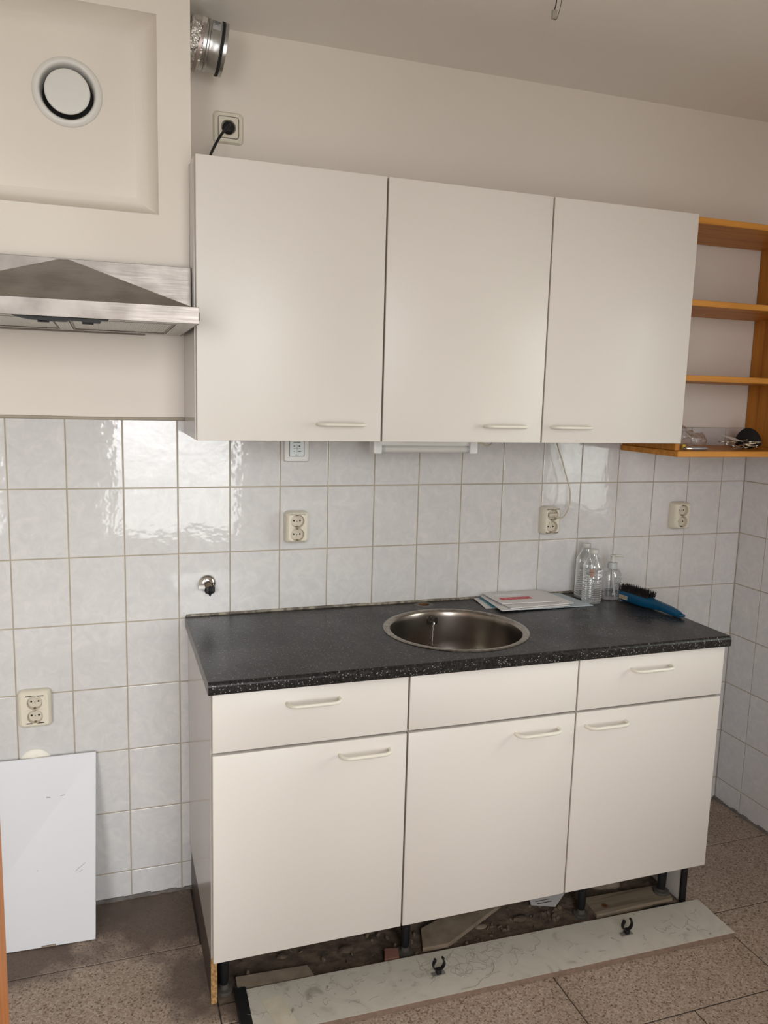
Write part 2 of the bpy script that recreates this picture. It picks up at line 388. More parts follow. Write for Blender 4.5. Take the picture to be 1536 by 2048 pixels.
# right wall with a window opening
wr = bmesh.new(); xa, xb = XR+.0035, XR+.13
y0, y1, z0, z1 = WIN_R
bm_box(wr, xa, xb, y1, .0, -.05, ZC+.05); bm_box(wr, xa, xb, YR-.1, y0, -.05, ZC+.05)
bm_box(wr, xa, xb, y0, y1, -.05, z0); bm_box(wr, xa, xb, y0, y1, z1, ZC+.05)
wall_right = struct('wall_right', wr, PAINT)
obj('grout', box(XR+.0012, XR+.0035, -.78, .0, .0, Z7+7*TH+.001), GROUT, wall_right)
wl = struct('wall_left', box(XL-.12, XL, YR-.1, .0035, -.05, ZC+.05), PAINT)
wr2 = bmesh.new(); x0, x1, z0, z1 = WIN_B
bm_box(wr2, XL, WIN_C[0], YR-.12, YR, -.05, ZC+.05); bm_box(wr2, WIN_C[1], x0, YR-.12, YR, -.05, ZC+.05); bm_box(wr2, x1, XR, YR-.12, YR, -.05, ZC+.05)  # unseen pier between the windows, added to darken the left tile reflections
for q0_, q1_ in ((x0, x1), WIN_C[:2]): bm_box(wr2, q0_, q1_, YR-.12, YR, -.05, z0); bm_box(wr2, q0_, q1_, YR-.12, YR, z1, ZC+.05)
wall_rear = struct('wall_rear', wr2, PAINT)
struct('ceiling', box(XL, XR, YR, .0035, ZC, ZC+.1), CEIL)

def window(name, plane, a0, a1, z0, z1, at, nb):
    o = bpy.data.objects.new(name, None); COL.objects.link(o); o['kind'] = 'structure'
    def bx(a, b_, c, d, t0, t1, bev=.004):
        return box(a, b_, t0, t1, c, d, bev) if plane == 'y' else box(t0, t1, a, b_, c, d, bev)
    t0, t1 = at
    for (a, b_, c, d) in ((a0, a1, z0, z0+.06), (a0, a1, z1-.06, z1), (a0, a0+.06, z0+.06, z1-.06), (a1-.06, a1, z0+.06, z1-.06)):
        obj('frame', bx(a, b_, c, d, t0, t1), FRAMEM, o)
    for k in range(1, nb):
        m_ = a0 + (a1-a0)*k/nb; obj('mullion', bx(m_-.03, m_+.03, z0+.06, z1-.06, t0, t1), FRAMEM, o)
    tm = (t0+t1)/2
    for k in range(nb):
        obj('pane', bx(a0+(a1-a0)*k/nb+.032, a0+(a1-a0)*(k+1)/nb-.032, z0+.062, z1-.062, tm-.002, tm+.002, 0), GLASSW, o)
    return o
window('window_1', 'x', *WIN_R, (XR+.03, XR+.08), 1)
window('window_2', 'y', *WIN_B, (YR-.09, YR-.04), 1)
window('window_3', 'y', *WIN_C, (YR-.09, YR-.04), 1)

# wall tiles, one object each
def tile_mesh(w_, h_):
    bm = box(-w_/2, w_/2, -.0, .007, -h_/2, h_/2, 0)
    es = [e for e in bm.edges if all(v.co.y < .001 for v in e.verts)]
    bmesh.ops.bevel(bm, geom=es, offset=.0012, segments=2, profile=.5, affect='EDGES')
    bmesh.ops.recalc_face_normals(bm, faces=bm.faces)
    me = bpy.data.meshes.new('tile'); bm.to_mesh(me); bm.free(); me.materials.append(TILE); return me
cache = {}
def tile(parent, c, w_, h_, rz=0):
    key = (round(w_, 4), round(h_, 4))
    if key not in cache: cache[key] = tile_mesh(w_-GAP, h_-GAP)
    o = bpy.data.objects.new('tile', cache[key]); COL.objects.link(o); o.parent = parent
    o.location = c; o.rotation_euler = (random.uniform(-.0022, .0022), 0, rz + random.uniform(-.0022, .0022))
rows = [(0.004, Z7)] + [(Z7+k*TH, Z7+(k+1)*TH) for k in range(7)]
for (za, zb) in rows:
    for i in range(-13, 14):
        xa = max(i*TW, XL+.001); xb = min((i+1)*TW, XR-.001)
        if xb-xa < .01: continue
        tile(wall_back, ((xa+xb)/2, 0, (za+zb)/2), xb-xa, zb-za)
    ya = 0; edges = [0, -.1292] + [-.1292-TW*k for k in range(1, 5)]
    for a, b_ in zip(edges, edges[1:]):
        tile(wall_right, (XR, (a+b_)/2, (za+zb)/2), a-b_, zb-za, PI/2+PI)
# painted-over cement bead along the top of the tiles, left section
obj('trim_1', tube([(XL+.01, .000, Z7+7*TH+.002), (-.6, -.001, Z7+7*TH+.003), (-.2, .0, Z7+7*TH+.001), (.019, -.001, Z7+7*TH+.003)], .0042, 8, 5), GROUT, None, 40)['kind'] = 'structure'
# ragged cement at the foot of the tiles
rg = bmesh.new()
x = -2.1
while x < .02:
    bm_box(rg, x, x+.03, -.006-random.random()*.004, .002, -.002, .004+random.random()*.007, .002, 1); x += .026
obj('trim_2', rg, CEMENT)['kind'] = 'structure'
rg = bmesh.new(); x = -.75
while x < -.01:
    bm_box(rg, XR-.006-random.random()*.004, XR+.002, x, x+.03, -.002, .004+random.random()*.007, .002, 1); x += .026
obj('trim_3', rg, CEMENT)['kind'] = 'structure'

# floor: cement bed + terrazzo tiles
floor = struct('floor', box(XL, XR, YR, .003, -.06, -.012), CEMENT)
def ftile(x0, x1, y0, y1, lift=0):
    g2 = .0019
    x0, x1 = max(x0, XL+.001), min(x1, XR-.001)
    if x1-x0 < .015 or y1-y0 < .015: return
    obj('floor_tile', box(x0+g2, x1-g2, y0+g2, y1-g2, -.012, lift, .0012, 1), TERR, floor)
ys = [0, -.2733+.0, -.5866, -.8929, -1.2, -1.507, -1.814, -2.121, -2.428, -2.735, -3.0]
FW = .6033
for r_, (ya, yb) in enumerate(zip(ys, ys[1:])):
    offx = .9199 if r_ % 2 == 0 else .9199 + FW/2 - .012
    k = -5
    for k in range(-6, 4):
        xa, xb = offx + k*FW, offx + (k+1)*FW
        if r_ == 0:                                   # row along the wall, missing under the units
            if xa-.29 < .03: ftile(xa-.29, min(xb-.29, .03), yb, ya-.003)
            if xb > 1.49: ftile(max(xa, 1.492), xb, yb, ya-.003)
        elif r_ == 1:
            xa, xb = .045 + k*FW, .045 + (k+1)*FW
            if xb <= .046: ftile(xa, xb, yb, ya)
            elif xa < .045: ftile(xa, .045, yb, ya)
            if xa < 1.49 and xb > .045: ftile(max(xa, .045), min(xb, 1.4899), yb, -.5175)
            if k == 3: ftile(1.4901, XR, yb, ya)
        else: ftile(xa, xb, yb, ya)
obj('joint_filler', box(XL, XR, YR, -.52, -.012, -.0022), LEAD, floor)
obj('joint_filler', box(XL, .028, -.52, -.001, -.012, -.0022), LEAD, floor)
obj('joint_filler', box(1.492, XR, -.52, -.001, -.012, -.0022), LEAD, floor)

# boxed-in duct with a splayed niche, over the hood
BX0, BX1, BY, BZ0 = -.60, .0262, -.190, 1.857
NX0, NX1, NZ0, NZ1 = -.475, -.0545, 1.982, 2.4515
bm = bmesh.new()
bm_box(bm, XL, NX0, BY, .002, BZ0, ZC); bm_box(bm, NX1, .0202, BY, .002, BZ0, 2.112); bm_box(bm, NX1, BX1, BY, .002, 2.112, ZC)
bm_box(bm, NX0, NX1, BY, .002, BZ0, NZ0); bm_box(bm, NX0, NX1, BY, .002, NZ1, ZC)
YB = -.118; s_ = .044
def quad(bm, *p): bm.faces.new([bm.verts.new(q) for q in p])
boxing = struct('wall_hood_boxing', bm, PAINT)
bm = bmesh.new()
prof = [(0, 0), (.10, .10), (.55, .62), (.8, .9), (1, 1)]
fr = []
for a, d in ((0, 0), (.02, .16), (.45, .62), (.80, .90), (1.15, 1.0)):
    y = BY + (YB-BY)*d; k = s_*a
    fr.append([bm.verts.new(q) for q in ((NX0+k, y, NZ0+k), (NX1-k, y, NZ0+k), (NX1-k, y, NZ1-k), (NX0+k, y, NZ1-k))])
for a, b_ in zip(fr, fr[1:]):
    for k in range(4): bm.faces.new([a[k], a[(k+1) % 4], b_[(k+1) % 4], b_[k]])
vcx, vcz, vr_ = -.2642, 2.2655, .0625
xs_ = sorted({round(v.co.x, 5) for v in fr[-1]}); zs_ = sorted({round(v.co.z, 5) for v in fr[-1]})
an_ = sorted([2*PI*k/48 for k in range(48)] + [math.atan2(zz-vcz, xx-vcx) % (2*PI) for xx in xs_ for zz in zs_])
def rect_pt(a):
    dx, dz = math.cos(a), math.sin(a); q = 1e9
    if abs(dx) > 1e-9: q = min(q, ((xs_[1] if dx > 0 else xs_[0])-vcx)/dx)
    if abs(dz) > 1e-9: q = min(q, ((zs_[1] if dz > 0 else zs_[0])-vcz)/dz)
    return (vcx+dx*q, YB, vcz+dz*q)
hi_ = [bm.verts.new((vcx+vr_*math.cos(a), YB, vcz+vr_*math.sin(a))) for a in an_]; ho_ = [bm.verts.new(rect_pt(a)) for a in an_]
for k in range(len(an_)):
    k2 = (k+1) % len(an_); bm.faces.new([hi_[k], hi_[k2], ho_[k2], ho_[k]])
back = [bm.verts.new((x, YB+.06, z)) for x, z in ((NX0, NZ0), (NX1, NZ0), (NX1, NZ1), (NX0, NZ1))]
for k in range(4): bm.faces.new([fr[0][k], fr[0][(k+1) % 4], back[(k+1) % 4], back[k]])
bm.faces.new(back)
obj('niche_lining', bm, PAINT, boxing, 50)

# near, open wooden door at the left: only its closing edge is in view
bm = bmesh.new()
dirv = Vector((-.10, -.995, 0)).normalized(); nv = Vector((dirv.y, -dirv.x, 0))
p0 = Vector((-.3165, -1.425, 0)); wd, th = .80, .04
pts = [p0, p0+nv*th, p0+nv*th+dirv*wd, p0+dirv*wd]
bm_prism(bm, [(p.x, p.y) for p in pts], .006, 2.02)
d1 = struct('door_1', bm, DOORW)
q = p0+nv*(th+.0)+dirv*(wd-.2)
obj('door_handle', tube([q+Vector((0, 0, 1.02)), q+nv*.05+Vector((0, 0, 1.02)), q+nv*.05+dirv*.11+Vector((0, 0, 1.02))], .009, 10), CHROME, d1, 40)

# ------------------------------------------------------------------ shared builders
def bow_handle(cx, yface, cz, half=.069, out_=.030, r=.0048):
    pts = [(cx-half+.004, yface+.001, cz), (cx-half+.004, yface-.010, cz), (cx-half+.007, yface-.020, cz), (cx-half+.015, yface-out_+.003, cz), (cx-half+.026, yface-out_, cz)]
    pts += [(cx, yface-out_, cz)] + [(2*cx-x, y, z) for x, y, z in pts[::-1]]
    return tube(pts, r, 12, 4)

# ------------------------------------------------------------------ wall cabinets
UY = -.3058
ud = [(.0250, .5128, .3995), (.5184, 1.0062, .886), (1.0116, 1.5040, 1.103)]
uc = [(.0205, .5154), (.5156, 1.0087), (1.0089, 1.5036)]
ulab = ['cream wall cabinet on the left, next to the range hood', 'cream wall cabinet in the middle, with the slim lamp fixed underneath',
        'cream wall cabinet on the right, next to the pine shelf']
for (a, b_, hx), (ca, cb), lab in zip(ud, uc, ulab):
    t = Thing('wall_cabinet', lab, 'cabinet', (ca, 0, 1.4225), 'cream wall cabinets in a row')
    bm = bmesh.new(); yf, th = -.2868, .016
    bm_box(bm, ca, ca+th, yf, -.0012, 1.4225, 2.1075, .0008, 1); bm_box(bm, cb-th, cb, yf, -.0012, 1.4225, 2.1075, .0008, 1)
    bm_box(bm, ca+th, cb-th, yf, -.0012, 1.4225, 1.4385); bm_box(bm, ca+th, cb-th, yf, -.0012, 2.0915, 2.1075)
    bm_box(bm, ca+th, cb-th, -.012, -.006, 1.4385, 2.0915); bm_box(bm, ca+th, cb-th, yf+.02, -.012, 1.76, 1.776)
    t.part('carcass', bm, CARC)
    d = t.part('door', box(a, b_, UY, -.2888, 1.4214, 2.1088, .0012), DOORM, 40)
    t.part('edge_band', box(a-.0006, a+.0014, UY+.0015, -.2892, 1.4216, 2.1086), EDGE, under=d)
    t.part('handle', bow_handle(hx, UY, 1.4668, .0675), HAND, 60, under=d)

# ------------------------------------------------------------------ base cabinets
BYF = -.5617
bd = [(.0285, .5182), (.5238, 1.0150), (1.0204, 1.5100)]
bc = [(.0245, .5208), (.5210, 1.0175), (1.0177, 1.5080)]
blab = ['cream base cabinet on the left, drawer with bow handle over a door', 'cream base cabinet in the middle under the sink, blank front over a door',
        'cream base cabinet on the right, drawer over a door, beside the tiled corner']
hd = [(.271, .8065), None, (1.253, .8045)]
hdo = [(.4055, .6575), (.8965, .6555), (1.1148, .6530)]
legs = [[(.0660, -.466)], [(.569, -.470)], [(1.141, -.470), (1.433, -.470)]]
for k in range(3):
    (a, b_), (ca, cb) = bd[k], bc[k]
    t = Thing('base_cabinet', blab[k], 'cabinet', (ca, 0, 0), 'cream base cabinets in a row')
    yf, th, zb, zt = -.5427, .016, .153, .8473
    bm = bmesh.new()
    bm_box(bm, ca, ca+th, yf, -.0012, zb, zt-.0003, .0008, 1); bm_box(bm, cb-th, cb, yf, -.0012, zb, zt-.0003, .0008, 1)
    bm_box(bm, ca+th, cb-th, yf, -.0012, zb, zb+th)
    bm_box(bm, ca+th, cb-th, -.012, -.005, zb+th, zt-.0003)
    bm_box(bm, ca+th, cb-th, yf, yf+.02, .688, .704); bm_box(bm, ca+th, cb-th, yf, yf+.035, zt-.017, zt-.0003)
    t.part('carcass', bm, CARC)
    d = t.part('door', box(a, b_, BYF, -.5445, .1513, .6919, .0012), DOORM, 40)
    t.part('edge_band', box(a-.0006, a+.0014, BYF+.0015, -.545, .1515, .6917), EDGE, under=d)
    t.part('handle', bow_handle(hdo[k][0], BYF, hdo[k][1]), HAND, 60, under=d)
    nm = 'drawer' if hd[k] else 'blank_front'
    d = t.part(nm, box(a, b_, BYF, -.5445, .6995, .8455, .0012), DOORM, 40)
    t.part('edge_band', box(a-.0006, a+.0014, BYF+.0015, -.545, .6997, .8453), EDGE, under=d)
    if hd[k]: t.part('handle', bow_handle(hd[k][0], BYF, hd[k][1]), HAND, 60, under=d)
    for (lx, ly) in legs[k] + [(ca+.06 if k < 2 else cb-.06, -.08)]:
        lg = t.part('leg', lathe([(0, .153), (.026, .153), (.026, .146), (.015, .142), (.0135, .07), (.0125, .03), (.010, .018), (0, .018)], 16,
                    Matrix.Translation((lx, ly, 0))), BLACK, 40)
        t.part('foot', lathe([(0, .022), (.011, .021), (.013, .010), (.023, .0085), (.024, .006), (.024, -.0005), (0, -.0005)], 20, Matrix.Translation((lx, ly, .0165 if lx > 1.4 and ly < -.3 else -.004))),
               FOOTM, 40, under=lg)
    if k == 0:   # side return of the plinth with swollen chipboard end
        pr = t.part('plinth_return', box(.0285, .0425, -.5060, -.0012, 0.0005, .1525), DKBR)
        t.part('chipboard_end', box(.0275, .0432, -.5135, -.5062, 0.0005, .1525, .0015, 1), CHIP, under=pr)
    if k == 2:
        pr = t.part('plinth_return', box(1.4760, 1.4900, -.505, -.0012, 0.0005, .1525), CARCIN)
        t.part('edge_profile', box(1.4730, 1.4925, -.5150, -.5052, 0.0005, .1525, .001, 1), BLACK, under=pr)

# ------------------------------------------------------------------ worktop with sink cut-out
WX0, WX1, WZ, WB = .0177, 1.5182, .8787, .8473
SC = (.758, -.312); SR = .2075
t = Thing('worktop', 'dark grey speckled worktop with rounded front edge', 'worktop', (WX0, 0, WB))
yf = -.5770
ring = []; NS = 96
bm = bmesh.new()
prof = [(-.0014, WB), (-.0014, WZ)]
def circle_pt(k): a = 2*PI*k/NS; return (SC[0]+SR*math.cos(a), SC[1]+SR*math.sin(a))
# hole for tap
TC = (.7665, -.0375); TR = .0185
def outer_pt(cx, cy, a, x0, x1, y0, y1):
    dx, dy = math.cos(a), math.sin(a); s = 1e9
    if dx > 1e-9: s = min(s, (x1-cx)/dx)
    if dx < -1e-9: s = min(s, (x0-cx)/dx)
    if dy > 1e-9: s = min(s, (y1-cy)/dy)
    if dy < -1e-9: s = min(s, (y0-cy)/dy)
    return (cx+dx*s, cy+dy*s)
def plate_with_hole(bm, cx, cy, r, x0, x1, y0, y1, z, zb, N):
    angs = sorted([2*PI*k/N for k in range(N)] + [math.atan2(yy-cy, xx-cx) % (2*PI) for xx in (x0, x1) for yy in (y0, y1)])
    def rings_(zz): return [bm.verts.new((cx+r*math.cos(a), cy+r*math.sin(a), zz)) for a in angs], [bm.verts.new((*outer_pt(cx, cy, a, x0, x1, y0, y1), zz)) for a in angs]
    it, ot = rings_(z); ib, ob = rings_(zb); m_ = len(angs)
    for k in range(m_):
        k2 = (k+1) % m_
        bm.faces.new([it[k], it[k2], ot[k2], ot[k]]); bm.faces.new([ib[k], ob[k], ob[k2], ib[k2]])
        bm.faces.new([it[k], ib[k], ib[k2], it[k2]])
yj = -.085; yn = -.56
plate_with_hole(bm, *SC, SR, WX0, WX1, yn, yj, WZ, WB, NS)
plate_with_hole(bm, *TC, TR, WX0, WX1, yj, -.0014, WZ, WB, 24)
# nose and ends
nose = [(yn, WZ)] + [(yf+.011-.011*math.sin(a), WZ-.011+.011*math.cos(a)) for a in [PI/2*k/12 for k in range(13)]] + [(yf, WB+.008), (yf+.002, WB+.002), (yf+.006, WB), (yn, WB)]
A = [bm.verts.new((WX0, y, z)) for y, z in nose]; B_ = [bm.verts.new((WX1, y, z)) for y, z in nose]
for k in range(len(nose)-1): bm.faces.new([A[k], A[k+1], B_[k+1], B_[k]])
bm.faces.new(A[::-1]); bm.faces.new(B_)
for x in (WX0, WX1):
    for ya, yb in ((yn, yj), (yj, -.0014)): quad(bm, (x, ya, WB), (x, ya, WZ), (x, yb, WZ), (x, yb, WB))
quad(bm, (WX0, -.0014, WB), (WX1, -.0014, WB), (WX1, -.0014, WZ), (WX0, -.0014, WZ))
bmesh.ops.remove_doubles(bm, verts=bm.verts, dist=.00005)
t.part('top_board', bm, TOPM)
t.part('end_strip', box(WX0-.0007, WX0-.0001, yf+.004, -.0014, WB+.001, WZ-.001), mat('end_strip_grey', (.17, .16, .15), .4))
sl = t.part('sealant', tube([(WX0+.002, -.0035, WZ+.002), (.3, -.003, WZ+.003), (.55, -.0035, WZ+.0035), (.62, -.004, WZ+.002), (.8, -.003, WZ+.003), (1.1, -.003, WZ+.002), (WX1-.005, -.003, WZ+.002)], .0045, 8, 4), SEAL, 50)
t.part('tap_hole_rim', lathe([(.0185, .0), (.0185, .0008), (.024, .0009), (.030, .0004), (.031, 0)], 32, Matrix.Translation((*TC, WZ))), mat('tap_hole_stain', (.12, .11, .10), .5), 40)
t.part('tap_hole_lining', lathe([(.0184, .0005), (.0180, -.020), (0, -.022)], 32, Matrix.Translation((*TC, WZ))), mat('rusty_hole', (.20, .11, .05), .6, metal=.4), 40)

# ------------------------------------------------------------------ round sink
t = Thing('round_sink', 'round stainless steel sink set in the dark worktop', 'sink', (SC[0], SC[1], WZ-.17))
mt = Matrix.Translation((SC[0], SC[1], WZ))
t.part('rim', lathe([(.2120, .0002), (.2125, .0014), (.209, .0030), (.1995, .0034), (.1965, .0020), (.1955, .0002)], 96, mt), RIMM, 50)
t.part('bowl', lathe([(.1960, .0004), (.1945, .0010), (.1925, -.0005), (.1905, -.006), (.1895, -.02), (.1865, -.09), (.182, -.130), (.170, -.152), (.150, -.161), (.10, -.165), (.045, -.168),
                      (.045, -.1695), (.02, -.175), (0, -.175)], 96, mt), SINKM, 60)
t.part('drain', lathe([(.043, -.1660), (.040, -.1645), (.034, -.1665), (.012, -.168), (0, -.168)], 32, mt), CHROME, 40)
ang = math.atan2(.188, .0049); wn = Vector((math.cos(ang), math.sin(ang), 0))
oc = Vector((SC[0], SC[1], .8500)) + wn*.1865
om = Matrix.Translation(oc) @ Matrix.Rotation(PI/2, 4, 'X')
ovf = t.part('overflow', lathe([(0, .0035), (.006, .0035), (.0155, .0028), (.0165, .0005), (.0165, 0)], 28, Matrix.Translation(oc-wn*.001) @ Matrix.Rotation(PI/2, 4, 'X')), SINKM, 40)
bm = bmesh.new()
for sgn in (1, -1):
    for s2 in (1, -1):
        pts = [(s2*(.0025+.0125*k/6), sgn*(.0022+.0095*math.sin(PI*(.25+.65*(1-k/6))) if k < 6 else .003)) for k in range(7)]
        pts2 = [(s2*.0025, sgn*.0022)] + [(x, y) for x, y in pts] + [(s2*.014, sgn*.0022)]
        bm_prism(bm, pts2, .0036, .0046, om)
t.part('overflow_slots', bm, BLACK, under=ovf)
bm = bmesh.new()
q0 = oc - wn*.006 + Vector((0, 0, -.006)); q1 = Vector((.762, -.131, .775))
for k in range(30):
    c_ = q0.lerp(q1, k/29) + Vector((.0008*math.sin(k*.9), 0, 0))
    bmesh.ops.create_icosphere(bm, subdivisions=1, radius=.0016, matrix=Matrix.Translation(c_))
bm_tube(bm, [q0+Vector((0, .004, .004)), q0+Vector((.004, -.001, .0)), q0+Vector((.002, -.001, -.008))], .0016, 6)
t.part('plug_chain', bm, CHROME, 60)

# ------------------------------------------------------------------ range hood
HX0, HX1 = -.588, .0115
t = Thing('range_hood', 'stainless steel range hood with black controls under the front edge', 'range hood', ((HX0+HX1)/2, 0, 1.695))
t.part('back_plate', box(HX0-.007, .0192, -.232, -.2290, 1.733, 1.8525, .0008, 1), STEEL, 30)
t.part('plate_return', box(.0165, .0196, -.2285, -.002, 1.72, 1.8525), mat('gap_shade_steel', (.10, .095, .09), .5, metal=.6))  # dark colour stands in for shade in the gap behind the plate
# flat tray body
bm = bmesh.new(); zt, zb = 1.7328, 1.6955; yf = -.482
bm_box(bm, HX0, HX1, yf, yf+.0015, zb, zt, .0006, 1)
t.part('front_bar', bm, STEEL, 30)
bm = bmesh.new()
bm_box(bm, HX0, HX0+.0015, yf+.0016, -.003, zb, zt); bm_box(bm, HX1-.0015, HX1, yf+.0016, -.003, zb, zt)
bm_box(bm, HX0+.0016, HX1-.0016, yf+.0016, -.003, zt-.0015, zt)
t.part('housing', bm, STEEL)
bm = bmesh.new()   # underside frame around two filters
fx = [HX0+.002, -.535, -.300, -.268, -.033, HX1-.002]
for a, b_ in ((fx[0], fx[1]), (fx[2], fx[3]), (fx[4], fx[5])): bm_box(bm, a, b_, yf+.003, -.004, zb+.0006, zb+.006)
for a, b_ in ((fx[1], fx[2]), (fx[3], fx[4])):
    bm_box(bm, a, b_, yf+.003, -.430, zb+.0006, zb+.006); bm_box(bm, a, b_, -.060, -.004, zb+.0006, zb+.006)
t.part('underside_frame', bm, FILT)
for a, b_ in ((fx[1], fx[2]), (fx[3], fx[4])):
    f = t.part('grease_filter', box(a+.001, b_-.001, -.429, -.061, zb+.003, zb+.008), FILT)
    t.part('filter_edge', tube([(a+.004, -.424, zb+.002), (b_-.004, -.424, zb+.002), (b_-.004, -.066, zb+.002), (a+.004, -.066, zb+.002), (a+.004, -.424, zb+.002)], .0022, 6), STEEL, under=f)
# pyramid
bm = bmesh.new(); ap = [(-.291, -.2325, 1.8500), (-.267, -.2325, 1.8500)]
base_ = [(HX0+.014, yf+.006, zt+.0002), (HX1-.014, yf+.006, zt+.0002), (HX1-.014, -.2325, zt+.0002), (HX0+.014, -.2325, zt+.0002)]
bv = [bm.verts.new(p) for p in base_]; av = [bm.verts.new(p) for p in ap]
bm.faces.new([bv[0], bv[1], av[1], av[0]]); bm.faces.new([bv[1], bv[2], av[1]]); bm.faces.new([bv[3], bv[0], av[0]]); bm.faces.new([bv[2], bv[3], av[0], av[1]]); bm.faces.new(bv[::-1])
t.part('canopy', bm, STEEL)
# black control strip with two slide knobs
bm = bmesh.new()
pts = [(-.3765, 0), (-.3600, -.004), (-.345, -.0065), (-.305, -.0085), (-.270, -.0085), (-.262, -.0055), (-.240, -.0055), (-.232, -.0085), (-.200, -.0085), (-.197, -.003), (-.184, -.003), (-.182, 0)]
bm_prism(bm, pts, -.0, .022, Matrix.Translation((0, -.452, zb)) @ Matrix.Rotation(PI/2, 4, 'X'))
cs = t.part('control_strip', bm, BLACK)
for a in (-.315, -.225): t.part('slide_switch', box(a-.012, a+.012, -.468, -.456, zb-.0115, zb-.0084, .001, 1), BLACK, under=cs)
t.part('back_lip', box(HX0+.01, -.085, -.020, -.004, zb-.003, zb+.0004, .0008, 1), mat('hood_lip_brown', (.20, .16, .13), .5))
t.part('corner_cap', box(HX1+.0002, HX1+.0022, -.476, -.462, 1.703, 1.7225, .0008, 1), BLACK)

# ------------------------------------------------------------------ extract valve in the niche
vc = Vector((-.2642, YB, 2.2655)); vm_ = Matrix.Translation(vc) @ Matrix.Rotation(PI/2, 4, 'X')
t = Thing('air_valve', 'round white ventilation valve in the wall niche', 'vent', tuple(vc))
t.part('flange', lathe([(.081, 0), (.0815, .003), (.080, .0055), (.076, .0090), (.0715, .0110), (.0675, .0105), (.0650, .0070), (.0622, .0), (.0595, -.040)], 64, vm_), WHITEP, 60)
t.part('duct_mouth_shade', lathe([(.0600, -.038), (0, -.0385)], 40, vm_), BLACK)  # black disc: the shade inside the valve is put into its colour
t.part('disc', lathe([(0, .0110), (.047, .0110), (.0510, .0104), (.0530, .0085), (.0532, .0065), (.051, .004), (.030, -.012), (0, -.014)], 64, vm_), WHITEP, 50)

# ------------------------------------------------------------------ metal duct end under the ceiling
t = Thing('ventilation_duct', 'silver ventilation duct end sticking out beside the boxing under the ceiling', 'duct', (.0265, -.104, 2.436))
pm = Matrix.Translation((.0268, -.104, 2.4400)) @ Matrix.Rotation(math.radians(8.5), 4, 'Y') @ Matrix.Rotation(PI/2, 4, 'Y')
pr = [(.0600, -.0)]
for k in range(9): pr += [(.0622+.002*(k % 2), .004+.0035*k)]
t.part('flexible_sleeve', lathe([(0.058, .003)] + pr[1:] + [(.0615, .038)], 48, pm), SLEEVE, 60)
t.part('collar', lathe([(.0605, .036), (.0605, .046), (.0625, .048), (.0625, .052), (.0605, .054), (.0605, .078), (.0620, .080), (.0605, .082), (.0605, .094), (.0590, .094), (.0590, .04)], 56, pm), GALV, 40)
t.part('rubber_seal', lathe([(.0606, .0795), (.0648, .0805), (.0648, .0830), (.0625, .0835), (.0648, .0845), (.0648, .0865), (.0606, .0875)], 56, pm), RUBBER, 40)
t.part('end_flange', lathe([(.0606, .0878), (.0640, .0882), (.0640, .0965), (.0600, .0970), (.0590, .0950)], 56, pm), GALV, 40)
cm_ = pm @ Matrix.Rotation(math.radians(7), 4, 'Y')
cl = t.part('clamp_band', lathe([(.0668, .029), (.0675, .029), (.0675, .037), (.0668, .037)], 56, cm_ @ Matrix.Translation((0, 0, .001))), REDB, 40)
def on_duct(a, r, x): return pm @ Vector((r*math.cos(a), r*math.sin(a), x))
# local frame: angle measured so that the camera-facing side is -y
bm = bmesh.new()
cang = math.radians(-118)
c0 = on_duct(cang, .069, .034)
bm_box(bm, -.007, .007, -.004, .003, -.008, .008, .0015, 1); bmesh.ops.transform(bm, matrix=Matrix.Translation(c0) @ Matrix.Rotation(math.radians(8.5), 4, 'Y'), verts=bm.verts)
t.part('clamp_screw', bm, CHROME, under=cl)
bm = bmesh.new(); bm2 = bmesh.new()
for k in range(8):
    a0 = math.radians(-150 + k*5); a1 = math.radians(-150 + (k+1)*5)
    bm.faces.new([bm.verts.new(on_duct(a, .0611, x)) for a, x in ((a0, .056), (a1, .056), (a1, .0765), (a0, .0765))])
for a_, x0, x1 in ((-143, .058, .074), (-137, .060, .075), (-131, .058, .072), (-125, .060, .070)):
    a0, a1 = math.radians(a_-1.2), math.radians(a_+.9)
    bm2.faces.new([bm2.verts.new(on_duct(a, .0616, x)) for a, x in ((a0, x0), (a1, x0), (a1, x1), (a0, x1))])
bmesh.ops.solidify(bm, geom=bm.faces, thickness=-.0003)
st = t.part('sticker', bm, LABEL); t.part('sticker_print', bm2, MARK, under=st)

